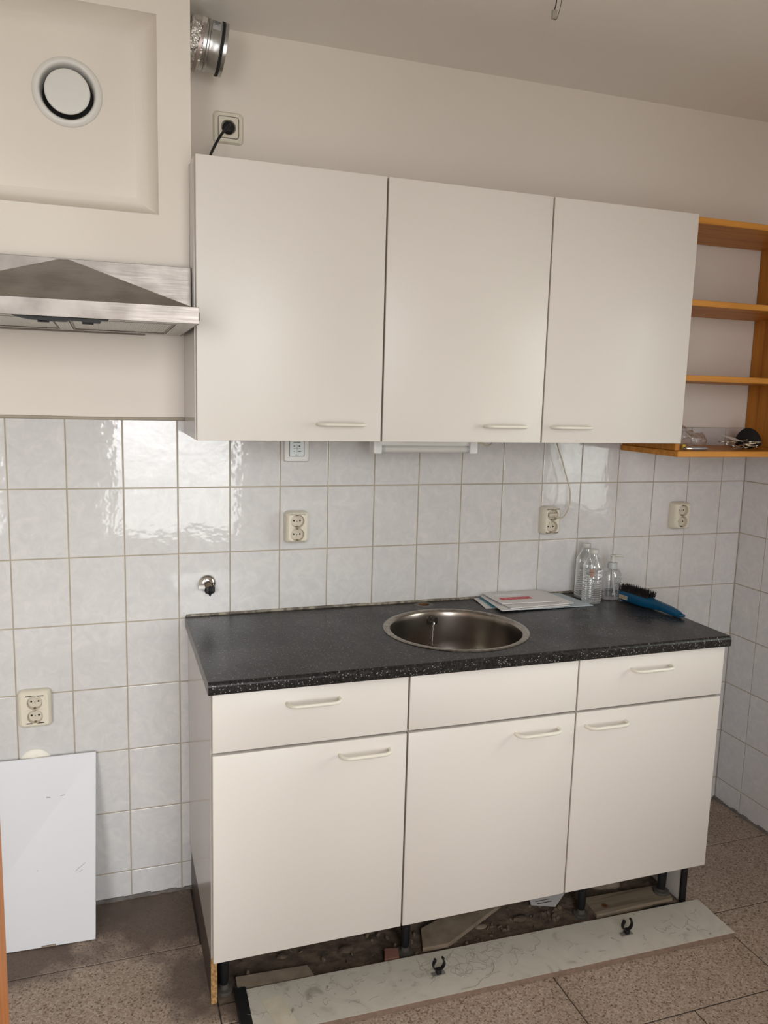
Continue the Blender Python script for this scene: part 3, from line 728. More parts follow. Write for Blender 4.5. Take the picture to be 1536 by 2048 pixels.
# ------------------------------------------------------------------ sockets
def socket_recess(t, cx, cz, y, r=.0195, holes=True, under=None):
    m_ = Matrix.Translation((cx, y, cz)) @ Matrix.Rotation(PI/2, 4, 'X')
    ins = t.part('socket_insert', lathe([(r+.0012, .0004), (r+.0004, .0012), (r, .0004), (r-.0012, -.0125), (0, -.0125)], 36, m_), IVIN, 40)
    if holes:
        for px_, pz_, pr_ in ((-.0095, 0, .0027), (.0095, 0, .0027), (0, -.002, .0013)):
            t.part('pin_hole', lathe([(0, .0003), (pr_, .0003), (pr_, 0)], 14, m_ @ Matrix.Translation((px_, pz_, -.0122))), BLACK, under=ins)
    for s in (-1, 1): t.part('earth_clip', box(cx-.0028, cx+.0028, y+.001, y+.011, cz+s*(r-.0022)-.0013, cz+s*(r-.0022)+.0013), BRASS, under=ins)
    return ins
def with_hole_front(bm, cx, cz, w_, h_, y, holes, r=.0197):
    """front face made of stacked cells, each with a round hole"""
    n_ = len(holes); hh = h_/n_
    for k, hz in enumerate(holes):
        x0, x1 = cx-w_/2, cx+w_/2; z0, z1 = hz-hh/2, hz+hh/2
        N = 32; angs = sorted([2*PI*i/N for i in range(N)] + [math.atan2(zz-hz, xx-cx) % (2*PI) for xx in (x0, x1) for zz in (z0, z1)])
        i_ = [bm.verts.new((cx+r*math.cos(a), y, hz+r*math.sin(a))) for a in angs]
        o_ = []
        for a in angs:
            px_, pz_ = outer_pt(cx, hz, a, x0, x1, z0, z1); o_.append(bm.verts.new((px_, y, pz_)))
        i2 = [bm.verts.new((v.co.x, y+.014, v.co.z)) for v in i_]
        for q in range(len(angs)):
            q2 = (q+1) % len(angs); bm.faces.new([i_[q], i_[q2], o_[q2], o_[q]]); bm.faces.new([i_[q], i2[q], i2[q2], i_[q2]])
def double_socket(x0, x1, zb, zt, label, depth=.036, plug=False):
    cx, cz = (x0+x1)/2, (zb+zt)/2; w_, h_ = x1-x0, zt-zb
    t = Thing('double_socket', label, 'socket', (cx, 0, cz), 'ivory double sockets on the tiles')
    bm = bmesh.new()
    lays = [(0, 0.0, .012), (-.012, .0, .012), (-depth*.75, .0018, .012), (-depth+.0035, .0045, .011), (-depth, .0085, .008)]
    rings = []
    for y, ins, rr in lays:
        rings.append([bm.verts.new((cx+px_, y-.0006, cz+pz_)) for px_, pz_ in rrect(w_-2*ins, h_-2*ins, rr)])
    for a, b_ in zip(rings, rings[1:]):
        m_ = len(a)
        for q in range(m_): bm.faces.new([a[q], a[(q+1) % m_], b_[(q+1) % m_], b_[q]])
    fh, fw = h_-.0175-.008, w_-.0175-.008
    holes = [cz+.0205, cz-.0205]
    # ring of faces from the rounded edge to a rectangle round the holes
    iw, ih = .046, .083
    rect = []
    for v in rings[-1]:
        dx, dz = v.co.x-cx, v.co.z-cz
        s = min(iw/2/max(abs(dx), 1e-9), ih/2/max(abs(dz), 1e-9)); rect.append(bm.verts.new((cx+dx*s, -depth-.0006, cz+dz*s)))
    m_ = len(rect)
    for q in range(m_): bm.faces.new([rings[-1][q], rings[-1][(q+1) % m_], rect[(q+1) % m_], rect[q]])
    with_hole_front(bm, cx, cz, iw, ih, -depth-.0006, holes)
    # corners of inner rectangle
    t.part('socket_box', bm, IVORY, 35)
    for k, hz in enumerate(holes): socket_recess(t, cx, hz, -depth-.0006, holes=not (plug and k == 0))
    return t
double_socket(.3118, .3838, 1.0935, 1.1912, 'ivory double socket under the ventilation control, left of the sink')
double_socket(1.1925, 1.2600, 1.0925, 1.1880, 'ivory double socket with a cream cable plugged in its upper outlet', plug=True)
double_socket(1.7250, 1.7960, 1.0945, 1.1935, 'ivory double socket farthest right, below the pine shelf')
double_socket(-.4450, -.3570, .5870, .6960, 'ivory double socket low on the left wall, above the leaning panel', depth=.024)

# single flush socket with black plug
t = Thing('single_socket', 'ivory single socket with a black plug above the left wall cabinet', 'socket', (.1460, 0, 2.2670))
cx, cz = .1460, 2.2675; dp = .010
bm = bmesh.new(); rings = []
for y, ins, rr in ((0, 0, .010), (-.006, .0004, .010), (-dp, .004, .009), (-dp-.0005, .012, .008)):
    vs = []
    for px_, pz_ in rrect(.0815-2*ins, .0815-2*ins, rr):
        bulge = 1 + .03*(1-(abs(px_)/.0408)**2) if abs(pz_) > abs(px_) else 1 + .03*(1-(abs(pz_)/.0408)**2)
        vs.append(bm.verts.new((cx+px_*bulge, y+.0028, cz+pz_*bulge)))
    rings.append(vs)
for a, b_ in zip(rings, rings[1:]):
    for q in range(len(a)): bm.faces.new([a[q], a[(q+1) % len(a)], b_[(q+1) % len(a)], b_[q]])
t.part('frame', bm, IVORY, 40)
bm = bmesh.new(); ring1 = [bm.verts.new((cx+a, -dp+.0016, cz+b_)) for a, b_ in rrect(.0545, .0545, .007)]
ring0 = [bm.verts.new((cx+a, 0.001, cz+b_)) for a, b_ in rrect(.0545, .0545, .007)]
rect = []
for v in ring1:
    dx, dz = v.co.x-cx, v.co.z-cz; s = .0205/max(abs(dx), abs(dz)); rect.append(bm.verts.new((cx+dx*s, -dp+.0016, cz+dz*s)))
for q in range(len(ring1)):
    q2 = (q+1) % len(ring1); bm.faces.new([ring0[q], ring0[q2], ring1[q2], ring1[q]]); bm.faces.new([ring1[q], ring1[q2], rect[q2], rect[q]])
with_hole_front(bm, cx, cz, .041, .041, -dp+.0016, [cz])
t.part('insert', bm, IVORY, 40)
socket_recess(t, cx, cz, -dp+.0014, holes=False)
t = Thing('power_cord', 'black cord plugged into the single socket above the left wall cabinet', 'cord', (cx, -.012, cz))
bm = bmesh.new(); m_ = Matrix.Translation((cx, -.0083, cz-.001)) @ Matrix.Rotation(PI/2, 4, 'X')
bm_lathe(bm, [(0, -.004), (.0165, -.004), (.0165, .003), (.0145, .0065), (.0105, .0085), (0, .0085)], 24, m_)
t.part('plug', bm, BLACK, 40)
t.part('cable', tube([(cx+.003, -.010, cz+.004), (cx+.001, -.028, cz+.001), (cx-.008, -.040, cz-.012), (.120, -.060, 2.232), (.100, -.085, 2.196), (.0855, -.110, 2.165), (.0780, -.14, 2.140), (.074, -.16, 2.1115)], .0036, 10, 6), BLACK, 60)

# ------------------------------------------------------------------ ventilation control
cx, cz = .3478, 1.3805
t = Thing('ventilation_control', 'white push-button ventilation control under the left wall cabinet', 'switch', (cx, 0, cz))
bm = bmesh.new(); rings = []
for y, ins, rr in ((0, 0, .006), (-.009, .0006, .006), (-.0125, .003, .005)):
    rings.append([bm.verts.new((cx+a, y-.0006, cz+b_)) for a, b_ in rrect(.078-2*ins, .0805-2*ins, rr)])
for a, b_ in zip(rings, rings[1:]):
    for q in range(len(a)): bm.faces.new([a[q], a[(q+1) % len(a)], b_[(q+1) % len(a)], b_[q]])
bm.faces.new(rings[-1])
t.part('frame', bm, WHITEP, 40)
bt = t.part('button_plate', box(cx-.0215, cx+.0215, -.0152, -.0133, cz-.0225, cz+.0225, .0006, 1), mat('button_white', (.74, .79, .78), .3))
t.part('shadow_gap', box(cx-.0232, cx+.0232, -.0134, -.0126, cz-.0240, cz+.0240), MARK)
bm = bmesh.new(); yy = (-.0155, -.0151)
for (a, b_, c, d) in ((-.0125, .0125, -.0005, .0005), (-.0004, .0004, -.012, .012), (-.011, .0105, .0178, .0196), (-.0055, .005, -.0198, -.0178),
                     (-.0105, -.0060, .0062, .0090), (.0052, .0095, .0052, .0096), (-.0100, -.0066, -.0092, -.0074), (.0035, .0125, -.0094, -.0072)):
    bm_box(bm, cx+a, cx+b_, yy[0], yy[1], cz+c, cz+d)
t.part('symbols', bm, MARK, under=bt)

# ------------------------------------------------------------------ stop valve
vc = Vector((.0822, 0, .9768)); m_ = Matrix.Translation(vc) @ Matrix.Rotation(PI/2, 4, 'X')
t = Thing('stop_valve', 'small chrome water tap stub with black handle on the tiles', 'tap', tuple(vc))
t.part('rosette', lathe([(.0262, .0006), (.0265, .002), (.0245, .006), (.018, .011), (.012, .013), (.0, .013)], 40, m_), CHROME, 60)
t.part('body', lathe([(0, .04), (.0095, .04), (.0105, .038), (.0105, .013), (0, .012)], 24, m_), mat('old_brass', (.10, .075, .05), .35, metal=.9), 50)
bm = bmesh.new(); bm_lathe(bm, [(0, .004), (.0042, .0), (.0075, 0), (.0075, .020), (.0050, .020), (.0050, .010), (0, .010)], 18, Matrix.Translation(vc+Vector((-.0085, -.026, -.006))) @ Matrix.Rotation(-PI/2, 4, 'Y'))
t.part('outlet_nut', bm, WHITEP, 40)
bm = bmesh.new()
hm = Matrix.Translation(vc+Vector((.004, -.030, -.002))) @ Matrix.Rotation(PI*.92, 4, 'X')
N = 40; prof = []
for zq, rq in ((0, .0), (0, .009), (.003, .0135), (.016, .0135), (.021, .011), (.024, .004), (.030, .002), (.030, 0)):
    if rq == 0: prof.append([bm.verts.new((0, 0, zq))]); continue
    prof.append([bm.verts.new(((rq+.0014*math.cos(8*2*PI*k/N)*(rq > .008))*math.cos(2*PI*k/N), (rq+.0014*math.cos(8*2*PI*k/N)*(rq > .008))*math.sin(2*PI*k/N), zq)) for k in range(N)])
for a, b_ in zip(prof, prof[1:]):
    for k in range(N):
        if len(a) == 1: bm.faces.new([a[0], b_[k], b_[(k+1) % N]])
        elif len(b_) == 1: bm.faces.new([a[k], a[(k+1) % N], b_[0]])
        else: bm.faces.new([a[k], a[(k+1) % N], b_[(k+1) % N], b_[k]])
bmesh.ops.transform(bm, matrix=hm, verts=bm.verts)
t.part('handle', bm, BLACK, 40)

# ------------------------------------------------------------------ under-cabinet lamp and its cable
lx0, lx1, ly, lz0, lz1 = .5335, .8640, -.184, 1.3795, 1.4215
t = Thing('cabinet_lamp', 'slim white tube lamp fixed under the middle wall cabinet', 'lamp', ((lx0+lx1)/2, ly+.02, lz1))
t.part('housing', box(lx0+.022, lx1-.022, ly+.006, ly+.040, lz0+.022, lz1-.0004, .003), LAMPW, 40)
for a, b_ in ((lx0, lx0+.026), (lx1-.026, lx1)): t.part('end_cap', box(a, b_, ly-.002, ly+.042, lz0-.001, lz1-.0004, .004, 3), LAMPW, 40)
t.part('tube_diffuser', lathe([(0, 0), (.0108, 0), (.0108, lx1-lx0-.052), (0, lx1-lx0-.052)], 24, Matrix.Translation((lx0+.026, ly+.012, lz0+.0125)) @ Matrix.Rotation(PI/2, 4, 'Y')), TUBEM, 40)
for a in (lx0+.0262, lx1-.0352): t.part('tube_cap', lathe([(.0109, 0), (.0112, 0), (.0112, .009), (.0109, .009)], 24, Matrix.Translation((a, ly+.012, lz0+.0125)) @ Matrix.Rotation(PI/2, 4, 'Y')), GREYP, 40)
t.part('switch_mark', box(lx1-.072, lx1-.052, ly+.0052, ly+.0064, lz1-.0080, lz1-.0060), MARK)
t = Thing('lamp_cable', 'cream cable from the cabinet lamp looping down to the double socket', 'cable', (1.226, -.045, 1.163))
t.part('cable', tube([(.865, -.165, 1.412), (.885, -.165, 1.412), (.905, -.16, 1.402), (.925, -.15, 1.406), (.94, -.14, 1.4155), (1.02, -.10, 1.4165), (1.12, -.06, 1.4175), (1.205, -.040, 1.4175), (1.224, -.035, 1.405),
                      (1.238, -.034, 1.372), (1.252, -.034, 1.340), (1.264, -.034, 1.306), (1.2775, -.036, 1.270), (1.286, -.039, 1.235), (1.283, -.044, 1.198), (1.270, -.049, 1.170), (1.253, -.053, 1.154), (1.238, -.050, 1.1535), (1.229, -.044, 1.157)], .0023, 8, 5), CABLEW, 60)
bm = bmesh.new(); m_ = Matrix.Translation((1.2262, -.030, 1.1607)) @ Matrix.Rotation(PI/2, 4, 'X')
bm_box(bm, 1.2262-.0165, 1.2262+.0165, -.040, -.0285, 1.1532, 1.1675, .003)
t.part('plug', bm, CABLEW, 40)
t.part('cable_joint', box(.868, .884, -.170, -.158, 1.4085, 1.4165, .002, 1), mat('joint_beige', (.45, .38, .24), .5))

# ------------------------------------------------------------------ round cover and leaning panel
t = obj('blank_cover', lathe([(0, .007), (.030, .0065), (.040, .004), (.0445, .001), (.0445, 0)], 48, Matrix.Translation((-.4055, -.0004, .4695)) @ Matrix.Rotation(PI/2, 4, 'X')), DISCM, None, 50)
tag(t, 'round ivory blank cover behind the leaning white panel', 'cover')
t = Thing('leaning_panel', 'white board leaning against the tiles at the left edge', 'board', (-.40, -.165, 0))
bm = bmesh.new()
# local plane: bottom front edge (-.4839,-.161)-( -.2535,-.1713), top (-.4976..-.242, -.01, .493)
b0, b1 = Vector((-.640, -.155, .003)), Vector((-.2532, -.1725, .003)); t0_, t1_ = Vector((-.640, -.018, .4955)), Vector((-.2420, -.018, .4935))
nrm = (b1-b0).cross(t0_-b0).normalized(); 
if nrm.y > 0: nrm = -nrm
q = [b0, b1, t1_, t0_]; fa = [bm.verts.new(p) for p in q]; ba = [bm.verts.new(p - nrm*.012) for p in q]
bm.faces.new(fa); bm.faces.new(ba[::-1])
for k in range(4): bm.faces.new([fa[k], fa[(k+1) % 4], ba[(k+1) % 4], ba[k]])
bmesh.ops.bevel(bm, geom=list(bm.edges), offset=.0008, segments=1, affect='EDGES')
t.part('board', bm, PANELW)
bm = bmesh.new()
def on_panel(u, v, h=.0004): return (b0.lerp(b1, u)).lerp(t0_.lerp(t1_, u), v) + nrm*h
for (u0, v0, u1, v1, wq) in ((.665, .782, .692, .780, .0009), (.76, .782, .79, .784, .0005), (.60, .40, .61, .402, .0006), (.86, .37, .93, .41, .0004), (.88, .36, .91, .375, .0004)):
    a, b_ = on_panel(u0, v0), on_panel(u1, v1); bm_tube(bm, [a, b_], wq, 4)
t.part('scratch', bm, SCUFF)
bm = bmesh.new()
for u_, w2 in ((.66, .010), (.70, .012), (.685, .008)):
    a = on_panel(u_, .004, -.001); bm_box(bm, a.x-w2, a.x+w2, a.y-.003, a.y+.004, .0030, .0075, .001, 1)
t.part('chipped_corner', bm, DUSTY)

# ------------------------------------------------------------------ pine shelf
t = Thing('pine_shelf', 'open pine wall shelf right of the wall cabinets', 'shelf', (1.50, 0, 1.378))
PX0, PX1, PY = 1.5056, 2.0530, -.279
t.part('side_board', box(PX0, PX0+.018, PY, -.001, 1.3975, 2.110, .0015, 1), PINEZ)
t.part('side_board', box(2.0345, PX1-.0008, PY, -.001, 1.3975, 2.110, .0015, 1), PINEZ)
t.part('bottom_board', box(1.5006, PX1-.0008, -.300, -.001, 1.3785, 1.3970, .0015, 1), PINEX)
for z0, z1 in ((1.6155, 1.634), (1.8455, 1.864), (2.0905, 2.109)): t.part('shelf_board', box(PX0+.0185, 2.0340, PY, -.001, z0, z1, .0015, 1), PINEX)

# ------------------------------------------------------------------ things on the shelf
SZ = 1.3972
def crumple(bm, amt, sc, seed):
    from mathutils import noise
    for v in bm.verts:
        q = v.co*sc + Vector((seed, seed*2, 0)); v.co += Vector((noise.noise(q), noise.noise(q+Vector((9, 0, 0))), noise.noise(q+Vector((0, 9, 0)))))*amt
bm = bmesh.new(); bmesh.ops.create_icosphere(bm, subdivisions=4, radius=1)
for v in bm.verts: v.co = Vector((v.co.x*.075, v.co.y*.045, max(-.55, v.co.z)*.030))
crumple(bm, .014, 38, 3)
zmin = min(v.co.z for v in bm.verts); shift(bm, (1.640, -.165, SZ-zmin+.0005))
for v in bm.verts:
    if v.co.x < 1.64: v.co.z += (1.64-v.co.x)*.55*max(0, (v.co.z-SZ)/.04)
tag(obj('plastic_bag', bm, FILM, None, 70), 'crumpled clear plastic bag on the bottom pine shelf', 'bag')
tag(obj('plastic_clip', box(1.5700, 1.5830, -.236, -.228, SZ+.0165, SZ+.0330, .003), YEL, None, 40), 'small yellow plastic piece at the left of the bottom pine shelf', 'clip')
ob = bpy.data.objects['plastic_clip']; ob.location = (0, 0, -.0160)
t = Thing('marker_pen', 'silver pen lying near the front of the bottom pine shelf', 'pen', (1.565, -.262, SZ))
mm_ = Matrix.Translation((1.5600, -.262, SZ+.0058)) @ Matrix.Rotation(PI/2, 4, 'Y')
t.part('barrel', lathe([(0, 0), (.0055, 0), (.0056, .05), (.0056, .078), (.003, .086), (0, .088)], 16, mm_), SILV, 40)
t.part('cap', lathe([(.0057, -.004), (.0061, -.003), (.0061, .020), (.0057, .020)], 16, mm_), CHROME, 40)
# keys
t = Thing('key_bunch', 'bunch of brass and steel keys on the bottom pine shelf', 'keys', (1.79, -.235, SZ))
def key(cx, cy, z, a, tilt, name='key', m=KEYM):
    bm = bmesh.new()
    pts = [(.010*math.cos(q*2*PI/14), .010*math.sin(q*2*PI/14)) for q in range(14)]
    bm_prism(bm, pts, -.001, .001)
    bl = [(.008, -.0035), (.030, -.0035), (.032, -.002), (.034, -.0035), (.040, -.001), (.042, .001), (.040, .0035), (.008, .0035)]
    bm_prism(bm, bl, -.0009, .0009)
    bmesh.ops.transform(bm, matrix=Matrix.Translation((cx, cy, z)) @ Matrix.Rotation(a, 4, 'Z') @ Matrix.Rotation(tilt, 4, 'Y'), verts=bm.verts)
    t.part(name, bm, m)
for k in range(15):
    key(1.785+random.uniform(-.040, .045), -.225+random.uniform(-.028, .028), SZ+.0085+.0015*k, random.uniform(-.6, .9)+(PI if k % 3 == 0 else 0), random.uniform(-.16, .16), m=KEYM if k % 3 else KEYS)
bm = bmesh.new(); bm_tube(bm, [(1.800+.013*math.cos(a), -.245+.013*math.sin(a), SZ+.010+.006*math.sin(a*2)) for a in [2*PI*q/18 for q in range(19)]], .0012, 6)
t.part('key_ring', bm, CHROME, 60)
bm = bmesh.new(); bm_box(bm, -.036, .036, -.022, .022, -.0004, .0004); bmesh.ops.transform(bm, matrix=Matrix.Translation((1.800, -.200, SZ+.036)) @ Euler((.32, .10, .35)).to_matrix().to_4x4(), verts=bm.verts)
t.part('key_tag', bm, PAPER)
# black rounded cap
bm = bmesh.new(); bmesh.ops.create_uvsphere(bm, u_segments=32, v_segments=20, radius=1)
for v in bm.verts: v.co = Vector((v.co.x*.0425, v.co.y*.0425, (v.co.z if v.co.z > 0 else v.co.z*.28)*.054))
crumple(bm, .003, 30, 5); shift(bm, (1.9100, -.155, SZ-min(v.co.z for v in bm.verts)+.0003))
tag(obj('felt_cap', bm, CAPB, None, 80), 'black rounded cap at the right end of the bottom pine shelf', 'cap')

# ------------------------------------------------------------------ bottles
ZT = WZ + .0003
def bottle(cx, cy, label, h=.205, rot=0.0, red=True):
    t = Thing('water_bottle', label, 'bottle', (cx, cy, ZT), 'clear water bottles on the worktop')
    R = .0325; s = h/.205; pf = [(0, .006), (.015, .004), (.022, .0005), (.027, .0005), (.0305, .004), (.032, .010)]
    z = .012
    while z < .084: pf += [(R, z), (R, z+.0030), (R-.0016, z+.0045), (R-.0016, z+.0055)]; z += .0082
    pf += [(R, z), (R-.0022, .090), (R-.0022, .094), (R, .098), (R-.0008, .100), (R-.0008, .134), (R+.0002, .136), (R, .143), (R-.004, .153), (R-.012, .169), (.0142, .180), (.0132, .184), (.0132, .187), (.0152, .188), (.0152, .190), (.0130, .191)]
    bd_ = t.part('bottle_body', lathe([(r, z*s) for r, z in pf], 48, Matrix.Translation((cx, cy, ZT))), PET, 50)
    cp = []
    t.part('cap', lathe([(.0131, .188*s), (.0150, .1905*s), (.0150, .2035*s), (.0142, h), (0, h)], 36, Matrix.Translation((cx, cy, ZT))), CAPW, 40)
    # wrap label: curved strips
    def strip(a0, a1, z0, z1, r, m_, name, under=None):
        bm = bmesh.new(); n_ = 10
        for k in range(n_):
            b0_, b1_ = a0+(a1-a0)*k/n_, a0+(a1-a0)*(k+1)/n_
            bm.faces.new([bm.verts.new((cx+r*math.cos(a), cy+r*math.sin(a), ZT+z)) for a, z in ((b0_, z0), (b1_, z0), (b1_, z1), (b0_, z1))])
        return t.part(name, bm, m_, 60, under=under)
    d = math.radians
    lab = strip(d(-95+rot), d(-38+rot), .103*s, .130*s, .0320, LABEL, 'label')
    if red: strip(d(-140+rot), d(-114+rot), .106*s, .134*s, .0320, REDBR, 'label_red_panel')
    for zz, a0, a1 in ((.123, -84, -50), (.118, -90, -48), (.1135, -76, -52), (.1085, -88, -74)): strip(d(a0+rot), d(a1+rot), (zz-.0009)*s, (zz+.0009)*s, .0323, MARK, 'label_print', lab)
    if red: strip(d(-146+rot), d(-114+rot), .1215*s, .1235*s, .0323, MARK, 'label_line')
    return t
bottle(1.342, -.072, 'clear water bottle standing behind, closest to the tiles', h=.188, rot=-40, red=False)
bottle(1.3265, -.141, 'clear water bottle standing in front of the other bottle', h=.182, rot=0)

# pump dispenser
cx, cy = 1.4230, -.1120
t = Thing('soap_dispenser', 'clear empty pump dispenser between the bottles and the blue brush', 'dispenser', (cx, cy, ZT))
pf = [(0, .003), (.024, .0005), (.031, .001), (.0345, .005), (.0355, .020), (.0365, .050), (.0365, .070), (.0345, .088), (.029, .099), (.020, .105), (.0135, .107), (.0132, .112)]
mtx = Matrix.Translation((cx, cy, ZT)) @ Matrix.Rotation(.2, 4, 'Z')
t.part('bottle_body', lathe(pf, 48, mtx, 1.05, .72), PETD, 50)
bm = bmesh.new()
for a_ in (-100, -78, -56, -34):
    for z in (.045, .062, .079):
        a = math.radians(a_); p = mtx @ Vector((.0368*1.05*math.cos(a), .0368*.72*math.sin(a), z))
        bmesh.ops.create_uvsphere(bm, u_segments=10, v_segments=6, radius=.0042, matrix=Matrix.Translation(p) @ Matrix.Diagonal((1, .4, 1.1, 1)))
t.part('dimple', bm, PETD, 60)
col_ = t.part('collar', lathe([(.0134, .106), (.0172, .107), (.0172, .119), (.0160, .1265), (.006, .1275), (0, .1275)], 32, Matrix.Translation((cx, cy, ZT))), GREYP, 40)
hd_ = t.part('pump_head', lathe([(.0, .1270), (.0095, .1278), (.0085, .140), (.0080, .146), (.0100, .148), (.0095, .1525), (0, .1535)], 24, Matrix.Translation((cx, cy, ZT))), PUMPP, 40)
t.part('spout', tube([(cx, cy, ZT+.1495), (cx+.016, cy-.004, ZT+.1500), (cx+.030, cy-.007, ZT+.1480), (cx+.037, cy-.0085, ZT+.1455)], [.0052, .0045, .0036, .0028], 10), PUMPP, 60, under=hd_)
t.part('dip_tube', tube([(cx, cy, ZT+.106), (cx+.004, cy-.002, ZT+.06), (cx+.014, cy-.004, ZT+.006)], .0026, 8, 4), WHITEP, 60)

# ------------------------------------------------------------------ hand brush
A0 = Vector((1.4560, -.1300, ZT)); B0 = Vector((1.5020, -.3880, ZT)); ax = (B0-A0).normalized(); Lb = (B0-A0).length
t = Thing('hand_brush', 'blue hand brush with black bristles lying at the right end of the worktop', 'brush', tuple(A0))
bmx = Matrix.Translation(A0) @ Matrix(((ax.x, -ax.y, 0, 0), (ax.y, ax.x, 0, 0), (0, 0, 1, 0), (0, 0, 0, 1)))
# local: x along the length, y across, z up.  stations: (x, half width, z0, z1)
st_ = [(0, .012, .006, .034), (.004, .020, .003, .037), (.02, .024, .001, .039), (.080, .024, .0005, .039), (.112, .022, .0005, .038), (.130, .016, .001, .036), (.150, .0135, .003, .033),
       (.175, .0135, .004, .030), (.205, .0135, .003, .027), (.230, .0125, .0005, .022), (.2450, .010, .0003, .018)]
bm = bmesh.new(); rings = []
for x, hw, z0, z1 in st_:
    zc_, hh = (z0+z1)/2, (z1-z0)/2
    rings.append([bm.verts.new(bmx @ Vector((x, hw*math.copysign(abs(math.cos(a))**.55, math.cos(a)), zc_+hh*math.copysign(abs(math.sin(a))**.55, math.sin(a))))) for a in [2*PI*q/20 for q in range(20)]])
for a, b_ in zip(rings, rings[1:]):
    for q in range(20): bm.faces.new([a[q], a[(q+1) % 20], b_[(q+1) % 20], b_[q]])
bm.faces.new(rings[0][::-1]); bm.faces.new(rings[-1])
t.part('handle_block', bm, BLUE, 45)
loop = [bmx @ Vector((.250+.011*math.cos(a), .0075*math.sin(a), .0095)) for a in [PI*.9-2*PI*q/20*.9 for q in range(21)]]
t.part('hanging_loop', tube(loop, .0040, 8), BLUE, 60)
bm = bmesh.new(); random.seed(3)
for i in range(64):
    for j in range(9):
        x = .004 + .122*i/63 + random.uniform(-.0015, .0015); y = -.018 + .036*j/8 + random.uniform(-.0015, .0015)
        hh = .024 + random.uniform(-.004, .004)
        p = Vector((x, y, .035)); d = Vector((random.uniform(-.3, .3) + (.25 if x > .12 else 0), random.uniform(-.25, .25), 1)).normalized()
        q = p + d*hh; wv_ = .0013
        a = [bmx @ (p+Vector(o)) for o in ((-wv_, -wv_, 0), (wv_, -wv_, 0), (0, wv_, 0))]; e_ = bmx @ q
        va = [bm.verts.new(v) for v in a]; ve = bm.verts.new(e_)
        for k in range(3): bm.faces.new([va[k], va[(k+1) % 3], ve])
br = t.part('bristles', bm, BRIS); br['kind'] = 'stuff'
def on_brush(x, z, dy): return bmx @ Vector((x, dy, z))
bm = bmesh.new(); f_ = [on_brush(x, z, -.0243) for x, z in ((.010, .010), (.048, .010), (.048, .0245), (.010, .0245))]
bm.faces.new([bm.verts.new(v) for v in f_]); bmesh.ops.solidify(bm, geom=bm.faces, thickness=.0003)
sp = t.part('price_sticker', bm, PRICE)
bm = bmesh.new()
for x0, x1 in ((.013, .016), (.020, .028), (.0295, .040)): bm.faces.new([bm.verts.new(on_brush(x, z, -.0250)) for x, z in ((x0, .014), (x1, .014), (x1, .0205), (x0, .0205))])
t.part('price_print', bm, PRINTO, under=sp)

# ------------------------------------------------------------------ pile of post
def sheet(name, label, cat, pts, zs, th, m, sag=.0, group='post piled beside the sink'):
    """thin sheet: 4 corners (x, y) anticlockwise from front-left, a height per corner"""
    N_ = 10; bm = bmesh.new(); top = []; bot = []
    for i in range(N_+1):
        rt, rb = [], []
        for j in range(N_+1):
            u, v = i/N_, j/N_
            P_ = [Vector((*p, z)) for p, z in zip(pts, zs)]
            q = P_[0].lerp(P_[1], u).lerp(P_[3].lerp(P_[2], u), v)
            q.z += sag*(math.sin(PI*u)*math.sin(PI*v)) + sag*.3*math.sin(7*u+3*v)*u*v
            rt.append(bm.verts.new(q+Vector((0, 0, th)))); rb.append(bm.verts.new(q))
        top.append(rt); bot.append(rb)
    for i in range(N_):
        for j in range(N_):
            bm.faces.new([top[i][j], top[i+1][j], top[i+1][j+1], top[i][j+1]]); bm.faces.new([bot[i][j], bot[i][j+1], bot[i+1][j+1], bot[i+1][j]])
    for i in range(N_):
        bm.faces.new([top[i][0], bot[i][0], bot[i+1][0], top[i+1][0]]); bm.faces.new([top[i][N_], top[i+1][N_], bot[i+1][N_], bot[i][N_]])
        bm.faces.new([top[0][i], top[0][i+1], bot[0][i+1], bot[0][i]]); bm.faces.new([top[N_][i], bot[N_][i], bot[N_][i+1], top[N_][i+1]])
    o = obj(name, bm, m, None, 40); tag(o, label, cat, group); return o, P_
Zt = WZ
sheet('leaflet', 'grey-white leaflet, leftmost and lowest in the pile of post', 'leaflet', [(.9425, -.1320), (1.06, -.135), (1.06, -.012), (.955, -.012)], [Zt+.0006, Zt+.0006, Zt+.002, Zt+.004], .0008, PAPERG)
sheet('card', 'dark teal card peeking out at the left of the pile of post', 'card', [(.9660, -.1330), (1.07, -.136), (1.07, -.012), (.973, -.012)], [Zt+.0022, Zt+.0022, Zt+.004, Zt+.007], .0008, TEAL)
sheet('folder', 'pale blue folder at the bottom right of the pile of post', 'folder', [(1.0300, -.1850), (1.3080, -.1830), (1.2850, -.010), (1.0500, -.010)], [Zt+.0042, Zt+.0008, Zt+.0008, Zt+.0052], .0022, PAPERB)
sheet('document', 'folded white document in the left middle of the pile of post', 'document', [(.9710, -.1880), (1.2200, -.1840), (1.2000, -.010), (.9790, -.010)], [Zt+.0058, Zt+.0068, Zt+.0068, Zt+.0095], .0022, PAPER)
sheet('envelope', 'plain white envelope directly under the red-barred envelope', 'envelope', [(1.0045, -.1860), (1.2420, -.1700), (1.2300, -.012), (1.0020, -.012)], [Zt+.0105, Zt+.0098, Zt+.0098, Zt+.0125], .0022, PAPER, .001)
o, P_ = sheet('envelope', 'white window envelope with a red bar on top of the pile of post', 'envelope', [(.9930, -.1440), (1.2000, -.1540), (1.2130, -.010), (.9890, -.008)], [Zt+.0150, Zt+.0148, Zt+.0160, Zt+.0168], .0018, PAPER, .001)
